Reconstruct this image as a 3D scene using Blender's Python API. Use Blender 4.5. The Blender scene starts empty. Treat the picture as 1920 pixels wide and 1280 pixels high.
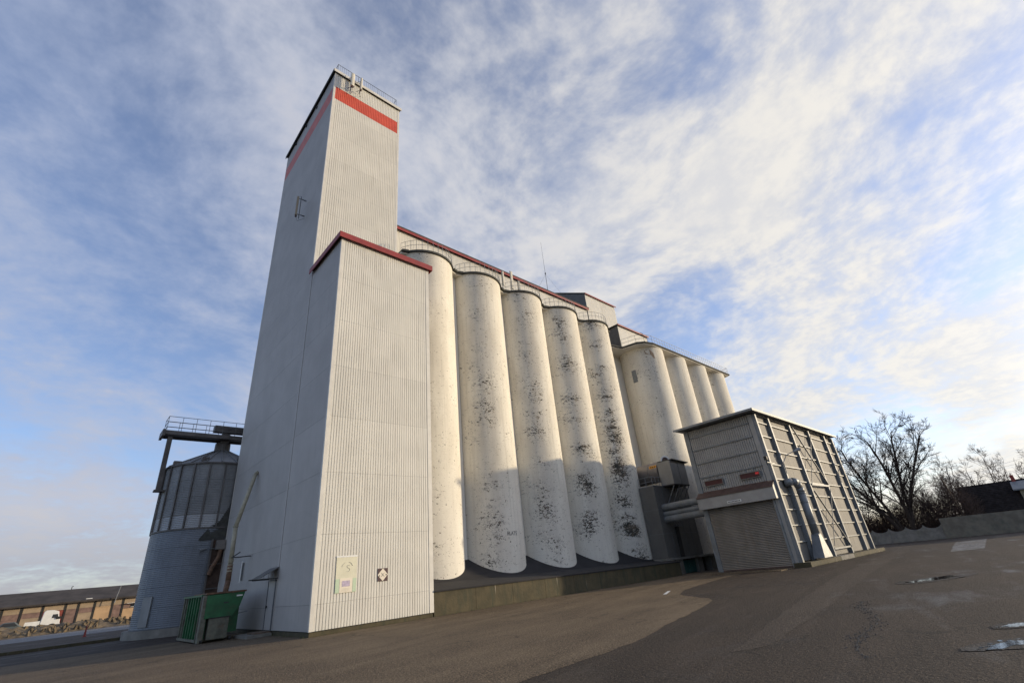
import bpy, bmesh, math, random
from mathutils import Vector, Matrix
S = bpy.context.scene
COL = S.collection
R_ = math.radians

# ------------------------------------------------------------------ camera
cam_d = bpy.data.cameras.new('camera'); cam = bpy.data.objects.new('camera', cam_d); COL.objects.link(cam)
YAW, PIT, ROLL = 0.77362, 0.45223, -0.10308
fw = Vector((math.sin(YAW)*math.cos(PIT), math.cos(YAW)*math.cos(PIT), math.sin(PIT)))
r0 = Vector((math.cos(YAW), -math.sin(YAW), 0)); u0 = r0.cross(fw)
r1 = r0*math.cos(ROLL)+u0*math.sin(ROLL); u1 = -r0*math.sin(ROLL)+u0*math.cos(ROLL)
m = Matrix((r1, u1, -fw)).transposed().to_4x4(); m.translation = Vector((-8.1906, -21.4851, 1.7))
cam.matrix_world = m
cam_d.sensor_width = 36; cam_d.lens = 36*870.845/1920; cam_d.clip_start = .05; cam_d.clip_end = 3000
S.camera = cam
S.view_settings.view_transform = 'Standard'; S.view_settings.look = 'None'
S.view_settings.gamma = 1; S.view_settings.use_curve_mapping = False
S.view_settings.exposure = 0.08
S.cycles.max_bounces = 6; S.cycles.diffuse_bounces = 3; S.cycles.glossy_bounces = 3

# ------------------------------------------------------------------ sun and sky
GLOW = 1.0
SUN_AZ, SUN_EL = -33.2, 9.7        # azimuth from +X, negative towards -Y
sd = Vector((math.cos(R_(SUN_AZ))*math.cos(R_(SUN_EL)), math.sin(R_(SUN_AZ))*math.cos(R_(SUN_EL)), math.sin(R_(SUN_EL))))
sl = bpy.data.lights.new('sun', 'SUN'); sl.energy = 3.5; sl.angle = R_(1.2); sl.color = (1, .82, .56)
so = bpy.data.objects.new('sun', sl); COL.objects.link(so)
so.rotation_euler = (-sd).to_track_quat('-Z', 'Y').to_euler(); so.location = (30, -60, 60)

class G:
    """tiny node-graph helper"""
    def __init__(s, nt): s.nt = nt; s.n = nt.nodes; s.l = nt.links
    def node(s, t, **k):
        n = s.n.new(t)
        for a, v in k.items():
            setattr(n, a, v)
        return n
    def put(s, sock, v):
        if hasattr(v, 'links') or isinstance(v, bpy.types.NodeSocket): s.l.new(v, sock)
        else: sock.default_value = v
    def math(s, op, a, b=0.0, c=0.0, clamp=False):
        n = s.node('ShaderNodeMath', operation=op, use_clamp=clamp)
        s.put(n.inputs[0], a); s.put(n.inputs[1], b); s.put(n.inputs[2], c); return n.outputs[0]
    def vmath(s, op, a, b=(0, 0, 0), out=0):
        n = s.node('ShaderNodeVectorMath', operation=op); s.put(n.inputs[0], a)
        if op == 'SCALE': s.put(n.inputs['Scale'], b)
        else: s.put(n.inputs[1], b)
        return n.outputs['Value'] if op in ('DOT_PRODUCT', 'LENGTH') else n.outputs[0]
    def noise(s, vec, scale=5, detail=4, rough=.55, dist=0.0):
        n = s.node('ShaderNodeTexNoise'); s.put(n.inputs['Vector'], vec); s.put(n.inputs['Scale'], scale)
        n.inputs['Detail'].default_value = detail; n.inputs['Roughness'].default_value = rough; n.inputs['Distortion'].default_value = dist
        return n.outputs['Fac']
    def ss(s, v, a, b, lo=0.0, hi=1.0):
        n = s.node('ShaderNodeMapRange', interpolation_type='SMOOTHSTEP'); s.put(n.inputs[0], v)
        s.put(n.inputs[1], a); s.put(n.inputs[2], b); s.put(n.inputs[3], lo); s.put(n.inputs[4], hi); return n.outputs[0]
    def mix(s, f, a, b, mode='MIX'):
        n = s.node('ShaderNodeMix', data_type='RGBA', blend_type=mode); s.put(n.inputs[0], f)
        for i, v in ((6, a), (7, b)):
            if isinstance(v, tuple) and len(v) == 3: v = v+(1,)
            s.put(n.inputs[i], v)
        return n.outputs[2]
    def sep(s, v):
        n = s.node('ShaderNodeSeparateXYZ'); s.put(n.inputs[0], v); return n.outputs
    def comb(s, x=0.0, y=0.0, z=0.0):
        n = s.node('ShaderNodeCombineXYZ'); s.put(n.inputs[0], x); s.put(n.inputs[1], y); s.put(n.inputs[2], z); return n.outputs[0]

W = bpy.data.worlds.new('World'); S.world = W; W.use_nodes = True
W.node_tree.nodes.clear(); g = G(W.node_tree)
sky = g.node('ShaderNodeTexSky', sky_type='NISHITA', sun_disc=False)
sky.sun_elevation = R_(SUN_EL+6); sky.sun_rotation = math.atan2(sd.x, sd.y)
sky.air_density = 1.0; sky.dust_density = .6; sky.ozone_density = 2.0
tc = g.node('ShaderNodeTexCoord'); D = tc.outputs['Generated']
dx, dy, dz = g.sep(D)
h = g.math('ADD', g.math('MAXIMUM', dz, 0.0), .20)
P = g.comb(g.math('DIVIDE', dx, h), g.math('DIVIDE', dy, h), 0.0)
warp = g.vmath('SCALE', g.comb(g.noise(P, .9, 2), g.noise(g.vmath('ADD', P, (7, 3, 1)), .9, 2), 0.0), .35)
Pw = g.vmath('ADD', P, warp)
rt = g.node('ShaderNodeVectorRotate', rotation_type='Z_AXIS'); g.put(rt.inputs['Vector'], Pw); rt.inputs['Angle'].default_value = R_(35)
Ps = g.vmath('MULTIPLY', rt.outputs[0], (1.0, .62, 1))
n1 = g.noise(g.vmath('ADD', Ps, (3.1, 1.7, 0)), 1.9, 7, .56)
n2 = g.noise(g.vmath('ADD', Pw, (1.3, 8.2, 0)), 6.5, 5, .58)
n3 = g.noise(Pw, 21.0, 4, .6)
lobes = [((.789, .10, .606), 22, .07), ((.80, .16, .56), 120, .10), ((.735, .432, .523), 60, .09), ((.562, .176, .809), 60, .06), ((.15, .54, .83), 40, .10),
         ((.015, .789, .614), 18, .09), ((-.13, .856, .50), 40, .11), ((-.02, .993, .116), 60, .24), ((.967, .014, .255), 40, .09),
         ((.995, .04, .087), 120, .12), ((.752, -.119, .648), 40, .07), ((.92, .33, .19), 60, .09), ((.48, .5, .72), 30, .08),
         ((-.155, .715, .682), 40, -.12), ((-.044, .783, .621), 200, -.10), ((-.023, .907, .421), 50, -.10), ((.205, .474, .857), 80, -.09),
         ((.398, .424, .814), 80, -.08), ((.835, .359, .416), 160, -.09), ((.92, -.032, .391), 120, -.05), ((.863, -.076, .50), 120, -.07), ((.90, .05, .43), 60, .04),
         ((.985, .12, .14), 200, -.18), ((.625, .174, .761), 200, -.08), ((.05, .97, .22), 60, -.10)]
bias = None
for d, k, w in lobes:
    dt = g.vmath('DOT_PRODUCT', D, Vector(d).normalized()[:])
    e = g.math('MULTIPLY', g.math('EXPONENT', g.math('MULTIPLY', g.math('SUBTRACT', dt, 1.0), float(k))), w)
    bias = e if bias is None else g.math('ADD', bias, e)
dens = g.math('ADD', g.math('ADD', g.math('MULTIPLY', n1, .52), g.math('MULTIPLY', n2, .33)), g.math('MULTIPLY', n3, .15))
dens = g.math('ADD', dens, bias)
mask = g.ss(dens, .40, .68, .16, .95)
thick = g.ss(dens, .50, .80)
dsun = g.vmath('DOT_PRODUCT', D, sd[:])
sp = g.ss(dsun, -.55, .80)
ccol = g.mix(sp, (.45, .52, .70), (.93, .89, .82))
ccol = g.mix(g.math('MULTIPLY', thick, g.math('SUBTRACT', 1.0, sp)), ccol, (.60, .59, .63))
ccol = g.mix(g.ss(g.math('ADD', g.math('MULTIPLY', n2, .6), g.math('MULTIPLY', n3, .4)), .40, .62, .40, 0.0), ccol, (.56, .60, .70))
low_ = g.ss(dz, .02, .16, .75, 0.0)
ccol = g.mix(g.math('MULTIPLY', low_, g.math('SUBTRACT', 1.0, sp)), ccol, (.42, .42, .45))
glow = g.math('MULTIPLY', g.math('EXPONENT', g.math('MULTIPLY', g.math('SUBTRACT', dsun, 1.0), 15.0)), GLOW)
bg1 = g.node('ShaderNodeBackground'); g.put(bg1.inputs[0], g.mix(1.0, sky.outputs[0], (1.12, 1.12, 1.3), 'MULTIPLY')); bg1.inputs[1].default_value = .15
bg2 = g.node('ShaderNodeBackground'); g.put(bg2.inputs[0], ccol); g.put(bg2.inputs[1], g.math('ADD', .92, glow))
mx = g.node('ShaderNodeMixShader'); g.put(mx.inputs[0], mask); g.l.new(bg1.outputs[0], mx.inputs[1]); g.l.new(bg2.outputs[0], mx.inputs[2])
wo = g.node('ShaderNodeOutputWorld'); g.l.new(mx.outputs[0], wo.inputs[0])

# ------------------------------------------------------------------ materials
def mat(name, col, rough=.6, metal=0.0, var=.0, scale=2.0, dirt=None, dirt_amt=.4, streak=False, bump=0.0, bscale=20, spec=.5, panel=0):
    """plain procedural: colour with noise variation, optional dirt (vertically streaked)"""
    M = bpy.data.materials.new(name); M.use_nodes = True; g = G(M.node_tree)
    b = M.node_tree.nodes['Principled BSDF']
    tc = g.node('ShaderNodeTexCoord').outputs['Object']
    c = tuple(col)+(1,)
    out = c
    if var:
        n = g.noise(tc, scale, 6, .6)
        lo = tuple(x*(1-var) for x in col); hi = tuple(min(1, x*(1+var)) for x in col)
        out = g.mix(g.ss(n, .3, .7), lo, hi)
    if dirt:
        v = g.vmath('MULTIPLY', tc, (3, 3, .22)) if streak else tc
        n = g.noise(v, 1.3 if streak else scale*.7, 7, .65)
        out = g.mix(g.ss(n, .5, .78, 0.0, dirt_amt), out, tuple(dirt))
    if panel:
        oi = g.node('ShaderNodeObjectInfo').outputs['Random']
        out = g.mix(g.math('MULTIPLY', oi, panel), out, tuple(x*.72 for x in col))
        rr = g.noise(g.vmath('MULTIPLY', tc, (9, 9, .5)), 1.0, 4, .6)
        out = g.mix(g.ss(rr, .66, .78, 0.0, .35), out, (.26, .17, .10))
    g.put(b.inputs['Base Color'], out)
    b.inputs['Roughness'].default_value = rough; b.inputs['Metallic'].default_value = metal
    b.inputs['Specular IOR Level'].default_value = spec
    if bump:
        bn = g.node('ShaderNodeBump'); bn.inputs['Strength'].default_value = bump; bn.inputs['Distance'].default_value = .02
        g.put(bn.inputs['Height'], g.noise(tc, bscale, 5)); g.l.new(bn.outputs[0], b.inputs['Normal'])
    return M

M = {}
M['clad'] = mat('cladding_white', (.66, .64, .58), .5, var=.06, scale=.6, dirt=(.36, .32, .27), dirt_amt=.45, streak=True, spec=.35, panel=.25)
M['cladside'] = mat('cladding_white_shaded', (.45, .43, .41), .55, var=.08, scale=.4, dirt=(.34, .33, .32), dirt_amt=.5, streak=True, spec=.35, panel=.2)  # same white cladding, colour darkened to paint in the side wall's shade
M['trim'] = mat('trim_white', (.6, .58, .53), .5, var=.08, scale=1.5)
M['redstripe'] = mat('red_stripe', (.58, .09, .045), .5, var=.1, scale=1)
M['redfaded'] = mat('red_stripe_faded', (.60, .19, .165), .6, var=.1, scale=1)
M['redtrim'] = mat('red_fascia', (.25, .03, .025), .5, var=.15, scale=2, dirt=(.2, .05, .04))
M['dark'] = mat('dark_core', (.12, .115, .11), .9)
M['roofdark'] = mat('roof_bitumen_edge', (.055, .055, .05), .9, var=.3, scale=4, dirt=(.09, .1, .06))
M['rail'] = mat('railing_steel', (.16, .17, .18), .5, .4)
M['bitumen'] = mat('skirt_bitumen', (.017, .016, .018), .9, var=.25, scale=1.2, bump=.3, bscale=6)
M['aluplain'] = mat('shed_panel', (.16, .15, .135), .7, .0, var=.10, scale=.8, dirt=(.26, .23, .19), streak=True, dirt_amt=.6)
M['shedside'] = mat('shed_profiled_sheet', (.30, .295, .285), .5, .1, var=.1, scale=1, dirt=(.22, .2, .17), streak=True, dirt_amt=.5)
M['steelcol'] = mat('shed_column_paint', (.19, .205, .215), .55, .05, var=.15, scale=2, dirt=(.13, .10, .07))
M['shutter'] = mat('roller_shutter', (.21, .195, .175), .5, .3, var=.15, scale=1.2, dirt=(.17, .13, .1), streak=True, dirt_amt=.6)
M['galv'] = mat('galvanised_duct', (.22, .23, .24), .5, .3, var=.15, scale=3)
M['redbrown'] = mat('fascia_red_brown', (.085, .052, .043), .6, var=.25, scale=3)
M['signred'] = mat('display_dark_red', (.06, .01, .01), .6, var=.1, scale=5)
M['white'] = mat('paint_white', (.75, .75, .73), .4, var=.05)
M['black'] = mat('rubber_black', (.02, .02, .02), .7)
M['print'] = mat('print_dark', (.03, .03, .035), .6)
M['bluegrey'] = mat('clad_blue_grey', (.115, .112, .105), .6, .0, var=.12, scale=1, dirt=(.12, .12, .12), streak=True)
M['boxgrey'] = mat('box_room_sheet', (.24, .235, .22), .55, .1, var=.1, scale=1, dirt=(.2, .17, .14), streak=True)
M['tank'] = mat('tank_grey', (.20, .18, .165), .5, .1, var=.12, scale=1.5, dirt=(.2, .16, .12))
M['orange'] = mat('label_orange', (.75, .33, .03), .5)
M['teal'] = mat('teal_door', (.035, .12, .11), .6, var=.25, scale=2)
M['green'] = mat('container_green', (.015, .11, .04), .5, .1, var=.25, scale=2, dirt=(.09, .07, .045), dirt_amt=.7)
M['greenworn'] = mat('container_worn', (.13, .13, .10), .7, .1, var=.3, scale=4, dirt=(.14, .07, .035), dirt_amt=.8)
M['rust'] = mat('rust_brown', (.15, .085, .05), .8, var=.35, scale=5)
M['pipeyel'] = mat('pipe_yellowed', (.36, .33, .24), .6, var=.2, scale=3, dirt=(.2, .14, .09))
M['binlow'] = mat('bin_galvanised_new', (.155, .17, .195), .5, .3, var=.12, scale=.7)
M['binband'] = mat('bin_galvanised_bright', (.36, .37, .38), .45, .3, var=.12, scale=.7)
M['binup'] = mat('bin_galvanised_old', (.23, .235, .24), .55, .25, var=.2, scale=.6, dirt=(.15, .15, .15), streak=True)
M['stiff'] = mat('bin_stiffener', (.13, .12, .115), .6, .4, var=.3, scale=1)
M['gritstone'] = mat('grit_stone', (.14, .12, .10), .9, var=.4, scale=30)
M['weed'] = mat('weed_green', (.07, .085, .025), .9, var=.4, scale=3)
M['wood'] = mat('weathered_wood', (.14, .10, .07), .85, var=.3, scale=6)
M['bark'] = mat('bark', (.04, .029, .023), .95, var=.35, scale=3)
M['twig'] = mat('twig_bark', (.075, .048, .037), .95, var=.3, scale=2)
M['birch'] = mat('birch_twig', (.12, .075, .055), .95, var=.3, scale=2)
M['brushwood'] = mat('brushwood', (.07, .045, .034), 1, var=.4, scale=2)
M['rooftile'] = mat('house_roof', (.035, .029, .027), 1, spec=.05, var=.3, scale=2)
M['brick'] = mat('red_brick', (.28, .06, .045), .85, var=.3, scale=6)
M['plaster'] = mat('yard_wall_plaster', (.165, .15, .12), .85, var=.22, scale=1.2, dirt=(.09, .10, .08), dirt_amt=.9, bump=.2, bscale=8)
M['panelconc'] = mat('fence_concrete', (.20, .19, .17), .85, var=.25, scale=1.3, dirt=(.12, .12, .09), dirt_amt=.8)
M['yellowwall'] = mat('dormer_render', (.32, .29, .2), .8, var=.1)
M['glass'] = mat('window_glass', (.03, .035, .045), .08)
M['whbeige'] = mat('warehouse_beige', (.34, .26, .18), .85, var=.15, scale=1, dirt=(.3, .22, .16))
M['whtan'] = mat('warehouse_ochre', (.46, .31, .18), .85, var=.12, scale=1)
M['whred'] = mat('warehouse_brick_red', (.25, .06, .045), .85, var=.25, scale=2)
M['whbrown'] = mat('warehouse_brown', (.2, .13, .11), .85, var=.25, scale=2)
M['whroof'] = mat('warehouse_roof', (.05, .042, .038), .9, var=.35, scale=.6)
M['whitebanner'] = mat('banner_cream', (.64, .62, .48), .6, var=.06)
M['bannergreen'] = mat('banner_pale_green', (.47, .58, .42), .6)
M['bannerpaper'] = mat('banner_paper', (.74, .67, .55), .6)
M['bannerlilac'] = mat('banner_lilac', (.42, .36, .47), .6, var=.25, scale=9)
M['bannergrey'] = mat('banner_print_grey', (.33, .33, .30), .6)
M['signmaroon'] = mat('sign_maroon', (.045, .012, .018), .5)
M['antenna'] = mat('antenna_cream', (.62, .58, .48), .45)
M['antennab'] = mat('antenna_tan', (.30, .24, .16), .5)
M['copper'] = mat('car_paint_grey', (.13, .15, .15), .3, .4)
M['patchwall'] = mat('concrete_patch_brown', (.30, .22, .15), .9, var=.2, scale=5)

def silo_mat():
    M_ = bpy.data.materials.new('silo_lime_paint'); M_.use_nodes = True; g = G(M_.node_tree); b = M_.node_tree.nodes['Principled BSDF']
    uv = g.node('ShaderNodeUVMap').outputs[0]
    at = lambda n: g.node('ShaderNodeAttribute', attribute_type='OBJECT', attribute_name=n).outputs['Fac']
    seed, flake = at('seed'), at('flake')
    u, v, _ = g.sep(uv)           # u: metres round from the camera-side stripe, v: height in metres
    P = g.comb(u, v, g.math('MULTIPLY', seed, 7.3))
    # column-shaped zone of heavy peeling
    wob = g.math('MULTIPLY', g.math('SUBTRACT', g.noise(g.comb(0.0, v, g.math('MULTIPLY', seed, 3.7)), .35, 3), .5), 1.6)
    q = g.math('DIVIDE', g.math('ADD', u, wob), .95)
    zone = g.math('EXPONENT', g.math('MULTIPLY', g.math('MULTIPLY', q, q), -1.0))
    bands = g.ss(g.noise(g.comb(g.math('MULTIPLY', u, .25), g.math('MULTIPLY', v, 1.0), g.math('MULTIPLY', seed, 5.1)), .55, 4, .6), .38, .64)
    low = g.ss(v, 4.0, 22.0, 1.0, 0.6)
    big = g.math('MULTIPLY', g.math('MULTIPLY', zone, bands), g.math('MULTIPLY', flake, low))
    allover = g.math('MULTIPLY', g.ss(g.noise(P, .5, 4, .6), .45, .75), g.math('MULTIPLY', flake, .42))
    amt = g.math('ADD', g.math('ADD', big, allover), .04)
    Ph = g.vmath('MULTIPLY', P, (1.0, 1.6, 1.0))
    fine = g.noise(Ph, 5.2, 8, .74, .9)
    thr = g.math('SUBTRACT', .622, g.math('MULTIPLY', amt, .155))
    fl = g.ss(fine, thr, g.math('ADD', thr, .025))
    medium = g.noise(Ph, 2.2, 8, .7, .8)
    thr2 = g.math('SUBTRACT', .675, g.math('MULTIPLY', g.math('MULTIPLY', zone, bands), g.math('MULTIPLY', flake, .15)))
    fl2 = g.ss(medium, thr2, g.math('ADD', thr2, .02))
    # base: warm lime wash, shade at the sun terminator painted as a grey stripe, slipform rings
    tone = g.ss(g.noise(g.vmath('MULTIPLY', P, (1, .35, 1)), .9, 6, .6), .3, .7)
    base = g.mix(tone, (.65, .605, .51), (.76, .72, .62))
    q2 = g.math('DIVIDE', g.math('SUBTRACT', u, .25), .75)
    shade_stripe = g.math('MULTIPLY', g.math('EXPONENT', g.math('MULTIPLY', g.math('MULTIPLY', q2, q2), -1.0)), g.ss(g.noise(g.vmath('MULTIPLY', P, (1.2, .2, 1)), 1.1, 5), .3, .7, .25, .8))
    base = g.mix(g.math('MULTIPLY', shade_stripe, .6), base, (.37, .345, .32))
    ring = g.noise(g.vmath('MULTIPLY', P, (.6, 7.0, 1)), 2.2, 4, .6)
    base = g.mix(g.ss(ring, .54, .8, 0.0, .35), base, (.40, .36, .29))
    speck = g.noise(g.vmath('MULTIPLY', P, (1, 1.7, 1)), 16, 3, .6)
    base = g.mix(g.ss(speck, .60, .72, 0.0, g.math('MULTIPLY', .9, 1.0)), base, (.36, .32, .26))
    run = g.noise(g.comb(g.math('MULTIPLY', u, 3.2), g.math('MULTIPLY', v, .07), g.math('MULTIPLY', seed, 2.9)), 1.6, 6, .65)
    base = g.mix(g.ss(run, .52, .72, 0.0, .42), base, (.42, .385, .32))
    greyer = g.ss(v, 3.0, 9.0, .35, 0.0)
    base = g.mix(greyer, base, (.66, .645, .615))
    expo = g.ss(g.noise(P, 3.0, 3), .35, .65)
    halo = g.math('MULTIPLY', g.ss(g.noise(g.vmath('MULTIPLY', P, (1, 1.4, 1)), 1.7, 6, .68, .6), .52, .60), g.math('MULTIPLY', g.ss(amt, .08, .5), .62))
    base = g.mix(halo, base, (.47, .45, .41))
    core = g.mix(expo, (.045, .047, .042), (.13, .105, .08))
    c = g.mix(fl, base, core); c = g.mix(fl2, c, core)
    g.put(b.inputs['Base Color'], c); b.inputs['Roughness'].default_value = .85; b.inputs['Specular IOR Level'].default_value = .25
    bn = g.node('ShaderNodeBump'); bn.inputs['Strength'].default_value = .5; bn.inputs['Distance'].default_value = .03
    hh = g.math('SUBTRACT', g.math('MULTIPLY', g.noise(Ph, 3, 5), .5), g.math('MAXIMUM', fl, fl2))
    g.put(bn.inputs['Height'], hh); g.l.new(bn.outputs[0], b.inputs['Normal'])
    return M_
M['silo'] = silo_mat()

def base_wall_mat():
    M_ = bpy.data.materials.new('mossy_concrete'); M_.use_nodes = True; g = G(M_.node_tree); b = M_.node_tree.nodes['Principled BSDF']
    tc = g.node('ShaderNodeTexCoord').outputs['Object']
    st = g.noise(g.vmath('MULTIPLY', tc, (2.2, 2, .5)), 1.2, 7, .65)
    c = g.mix(g.ss(g.noise(tc, 1.5, 6), .3, .7), (.085, .068, .035), (.05, .043, .022))
    c = g.mix(g.ss(st, .48, .66), c, (.045, .045, .025))
    c = g.mix(g.ss(g.noise(g.vmath('MULTIPLY', tc, (3.4, 2, .12)), .8, 4, .6), .66, .70), c, (.42, .36, .29))
    g.put(b.inputs['Base Color'], c); b.inputs['Roughness'].default_value = .85
    bn = g.node('ShaderNodeBump'); bn.inputs['Strength'].default_value = .5; bn.inputs['Distance'].default_value = .03
    g.put(bn.inputs['Height'], g.noise(tc, 7, 6)); g.l.new(bn.outputs[0], b.inputs['Normal'])
    return M_
M['moss'] = base_wall_mat()

def asphalt_mat(name, c1, c2, wet=.5, rlo=.22, rhi=.75, stretch=(1, 1, 1)):
    M_ = bpy.data.materials.new(name); M_.use_nodes = True; g = G(M_.node_tree); b = M_.node_tree.nodes['Principled BSDF']
    tc = g.node('ShaderNodeTexCoord').outputs['Object']
    rot = g.node('ShaderNodeVectorRotate', rotation_type='Z_AXIS'); g.put(rot.inputs['Vector'], tc); rot.inputs['Angle'].default_value = R_(-12)
    P = g.vmath('MULTIPLY', rot.outputs[0], (.18, 1.1, 1))
    streaks = g.noise(P, .9, 7, .62, .4)
    blot = g.noise(tc, .35, 6, .6, .5)
    grit = g.noise(tc, 26, 3, .75); grit2 = g.noise(tc, 9, 5, .65)
    b.inputs['Specular IOR Level'].default_value = .32
    c = g.mix(g.ss(streaks, .34, .68), c1, c2)
    c = g.mix(g.ss(blot, .42, .7, 0.0, .55), c, tuple(x*.62 for x in c1))
    c = g.mix(g.ss(grit, .54, .62, 0.0, .75), c, tuple(x*2.3 for x in c2))
    c = g.mix(g.ss(grit, .46, .38, 0.0, .7), c, tuple(x*.35 for x in c1))
    c = g.mix(g.ss(grit2, .55, .75, 0.0, .35), c, tuple(x*.5 for x in c1))
    vo = g.node('ShaderNodeTexVoronoi', feature='DISTANCE_TO_EDGE'); vo.inputs['Scale'].default_value = .32
    g.put(vo.inputs['Vector'], g.vmath('ADD', tc, g.vmath('SCALE', g.comb(g.noise(tc, 1.2, 6, .7), g.noise(g.vmath('ADD', tc, (5, 5, 0)), 1.2, 6, .7), 0.0), 1.6)))
    crk = g.math('MULTIPLY', g.ss(vo.outputs['Distance'], .004, .014, 1.0, 0.0), g.ss(g.noise(tc, .22, 3), .50, .62))
    c = g.mix(g.math('MULTIPLY', crk, .8), c, tuple(x*.3 for x in c1))
    sp2 = g.noise(tc, 90, 2, .6)
    c = g.mix(g.ss(sp2, .60, .70, 0.0, .7), c, (.22, .19, .16))
    g.put(b.inputs['Base Color'], c)
    wetm = g.ss(g.math('ADD', g.math('MULTIPLY', streaks, .5), g.math('MULTIPLY', blot, .5)), .54-.16*wet, .78-.12*wet)
    g.put(b.inputs['Roughness'], g.ss(wetm, 0.0, 1.0, rhi, rlo))
    bn = g.node('ShaderNodeBump'); bn.inputs['Strength'].default_value = 1.0; bn.inputs['Distance'].default_value = .03
    g.put(bn.inputs['Height'], g.math('ADD', grit, g.math('MULTIPLY', grit2, 1.5))); g.l.new(bn.outputs[0], b.inputs['Normal'])
    return M_
M['asphalt'] = asphalt_mat('asphalt_wet_dark', (.031, .022, .0155), (.052, .037, .026), .5, .36, .8)
M['damp'] = asphalt_mat('asphalt_damp', (.020, .016, .013), (.032, .025, .02), .8, .38, .7)
M['oldasphalt'] = asphalt_mat('asphalt_old_brown', (.10, .072, .044), (.165, .122, .076), .1, .5, .85)
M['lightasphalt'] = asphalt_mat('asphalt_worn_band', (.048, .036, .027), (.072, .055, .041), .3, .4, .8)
M['reflpale'] = asphalt_mat('ground_reflection_pale', (.10, .092, .085), (.15, .14, .13), .9, .22, .6)  # lighter base colour paints in a reflection on wet ground
M['roadgrey'] = asphalt_mat('road_pale', (.13, .13, .135), (.19, .19, .195), .4, .3, .7)
M['earth'] = mat('rubble_earth', (.12, .09, .055), .95, var=.5, scale=1.6, dirt=(.25, .2, .14), dirt_amt=.8, bump=.8, bscale=3)
def water_mat():
    M_ = bpy.data.materials.new('puddle_water'); M_.use_nodes = True; b = M_.node_tree.nodes['Principled BSDF']; g = G(M_.node_tree)
    b.inputs['Base Color'].default_value = (.03, .028, .026, 1); b.inputs['Roughness'].default_value = .04; b.inputs['IOR'].default_value = 1.33
    bn = g.node('ShaderNodeBump'); bn.inputs['Strength'].default_value = .05; bn.inputs['Distance'].default_value = .01
    g.put(bn.inputs['Height'], g.noise(g.node('ShaderNodeTexCoord').outputs['Object'], 8, 3)); g.l.new(bn.outputs[0], b.inputs['Normal'])
    return M_
M['water'] = water_mat()

# ------------------------------------------------------------------ mesh helpers
class MB:
    def __init__(s): s.v = []; s.f = []
    def add(s, vs, fs):
        k = len(s.v); s.v += [tuple(v) for v in vs]; s.f += [tuple(i+k for i in f) for f in fs]; return s
    def box(s, x0, x1, y0, y1, z0, z1):
        vs = [(x, y, z) for z in (z0, z1) for y in (y0, y1) for x in (x0, x1)]
        return s.add(vs, [(0, 2, 3, 1), (4, 5, 7, 6), (0, 1, 5, 4), (2, 6, 7, 3), (0, 4, 6, 2), (1, 3, 7, 5)])
    def quad(s, a, b, c, d): return s.add([a, b, c, d], [(0, 1, 2, 3)])
    def prism(s, poly, z0, z1):
        n = len(poly); vs = [(x, y, z0) for x, y in poly]+[(x, y, z1) for x, y in poly]
        return s.add(vs, [tuple(range(n))[::-1], tuple(range(n, 2*n))]+[(i, (i+1) % n, n+(i+1) % n, n+i) for i in range(n)])
    def extr(s, poly3, vec):
        n = len(poly3); V = Vector(vec); a = [Vector(p) for p in poly3]
        vs = a+[p+V for p in a]
        return s.add(vs, [tuple(range(n))[::-1], tuple(range(n, 2*n))]+[(i, (i+1) % n, n+(i+1) % n, n+i) for i in range(n)])
    def cone(s, p, q, ra, rb, n=6, caps=True):
        p, q = Vector(p), Vector(q); d = (q-p)
        if d.length < 1e-6: return s
        d.normalize(); a = d.orthogonal().normalized(); b = d.cross(a); vs = []
        for c, r in ((p, ra), (q, rb)):
            for i in range(n):
                t = 2*math.pi*i/n; vs.append(c+a*(r*math.cos(t))+b*(r*math.sin(t)))
        fs = [(i, (i+1) % n, n+(i+1) % n, n+i) for i in range(n)]
        if caps: fs += [tuple(range(n))[::-1], tuple(range(n, 2*n))]
        return s.add(vs, fs)
    def tube(s, pts, r, n=6):
        for a, b in zip(pts, pts[1:]): s.cone(a, b, r, r, n)
        return s
    def bar(s, p, q, w, d, up=(0, 0, 1)):
        p, q = Vector(p), Vector(q); dr = (q-p).normalized(); up = Vector(up)
        a = dr.cross(up)
        if a.length < 1e-4: a = dr.cross(Vector((1, 0, 0)))
        a.normalize(); b = dr.cross(a)
        vs = [c+a*(sx*w/2)+b*(sy*d/2) for c in (p, q) for sx, sy in ((-1, -1), (1, -1), (1, 1), (-1, 1))]
        return s.add(vs, [(3, 2, 1, 0), (4, 5, 6, 7)]+[(i, (i+1) % 4, 4+(i+1) % 4, 4+i) for i in range(4)])
    def mesh(s, name, fix=True):
        me = bpy.data.meshes.new(name); me.from_pydata(s.v, [], s.f)
        if fix:
            bm = bmesh.new(); bm.from_mesh(me); bmesh.ops.recalc_face_normals(bm, faces=bm.faces); bm.to_mesh(me); bm.free()
        return me
    def build(s, name, m, parent=None, smooth=False, fix=True, bevel=0):
        me = s.mesh(name, fix); me.materials.append(M[m] if isinstance(m, str) else m)
        if smooth:
            for p in me.polygons: p.use_smooth = True
        o = bpy.data.objects.new(name, me); COL.objects.link(o)
        if parent is not None:
            o.parent = parent; o.matrix_parent_inverse = parent.matrix_world.inverted() if parent.type == 'EMPTY' and False else Matrix()
            off = Vector(wloc(parent)); 
            me.transform(Matrix.Translation(-off))
        if bevel:
            b = o.modifiers.new('bevel', 'BEVEL'); b.width = bevel; b.segments = 1; b.limit_method = 'ANGLE'
        return o
def wloc(o):
    v = Vector(o.location)
    while o.parent: o = o.parent; v += Vector(o.location)
    return v
def tag(o, label, cat, group=None, kind=None):
    if label: o['label'] = label
    if cat: o['category'] = cat
    if group: o['group'] = group
    if kind: o['kind'] = kind
    return o
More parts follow.
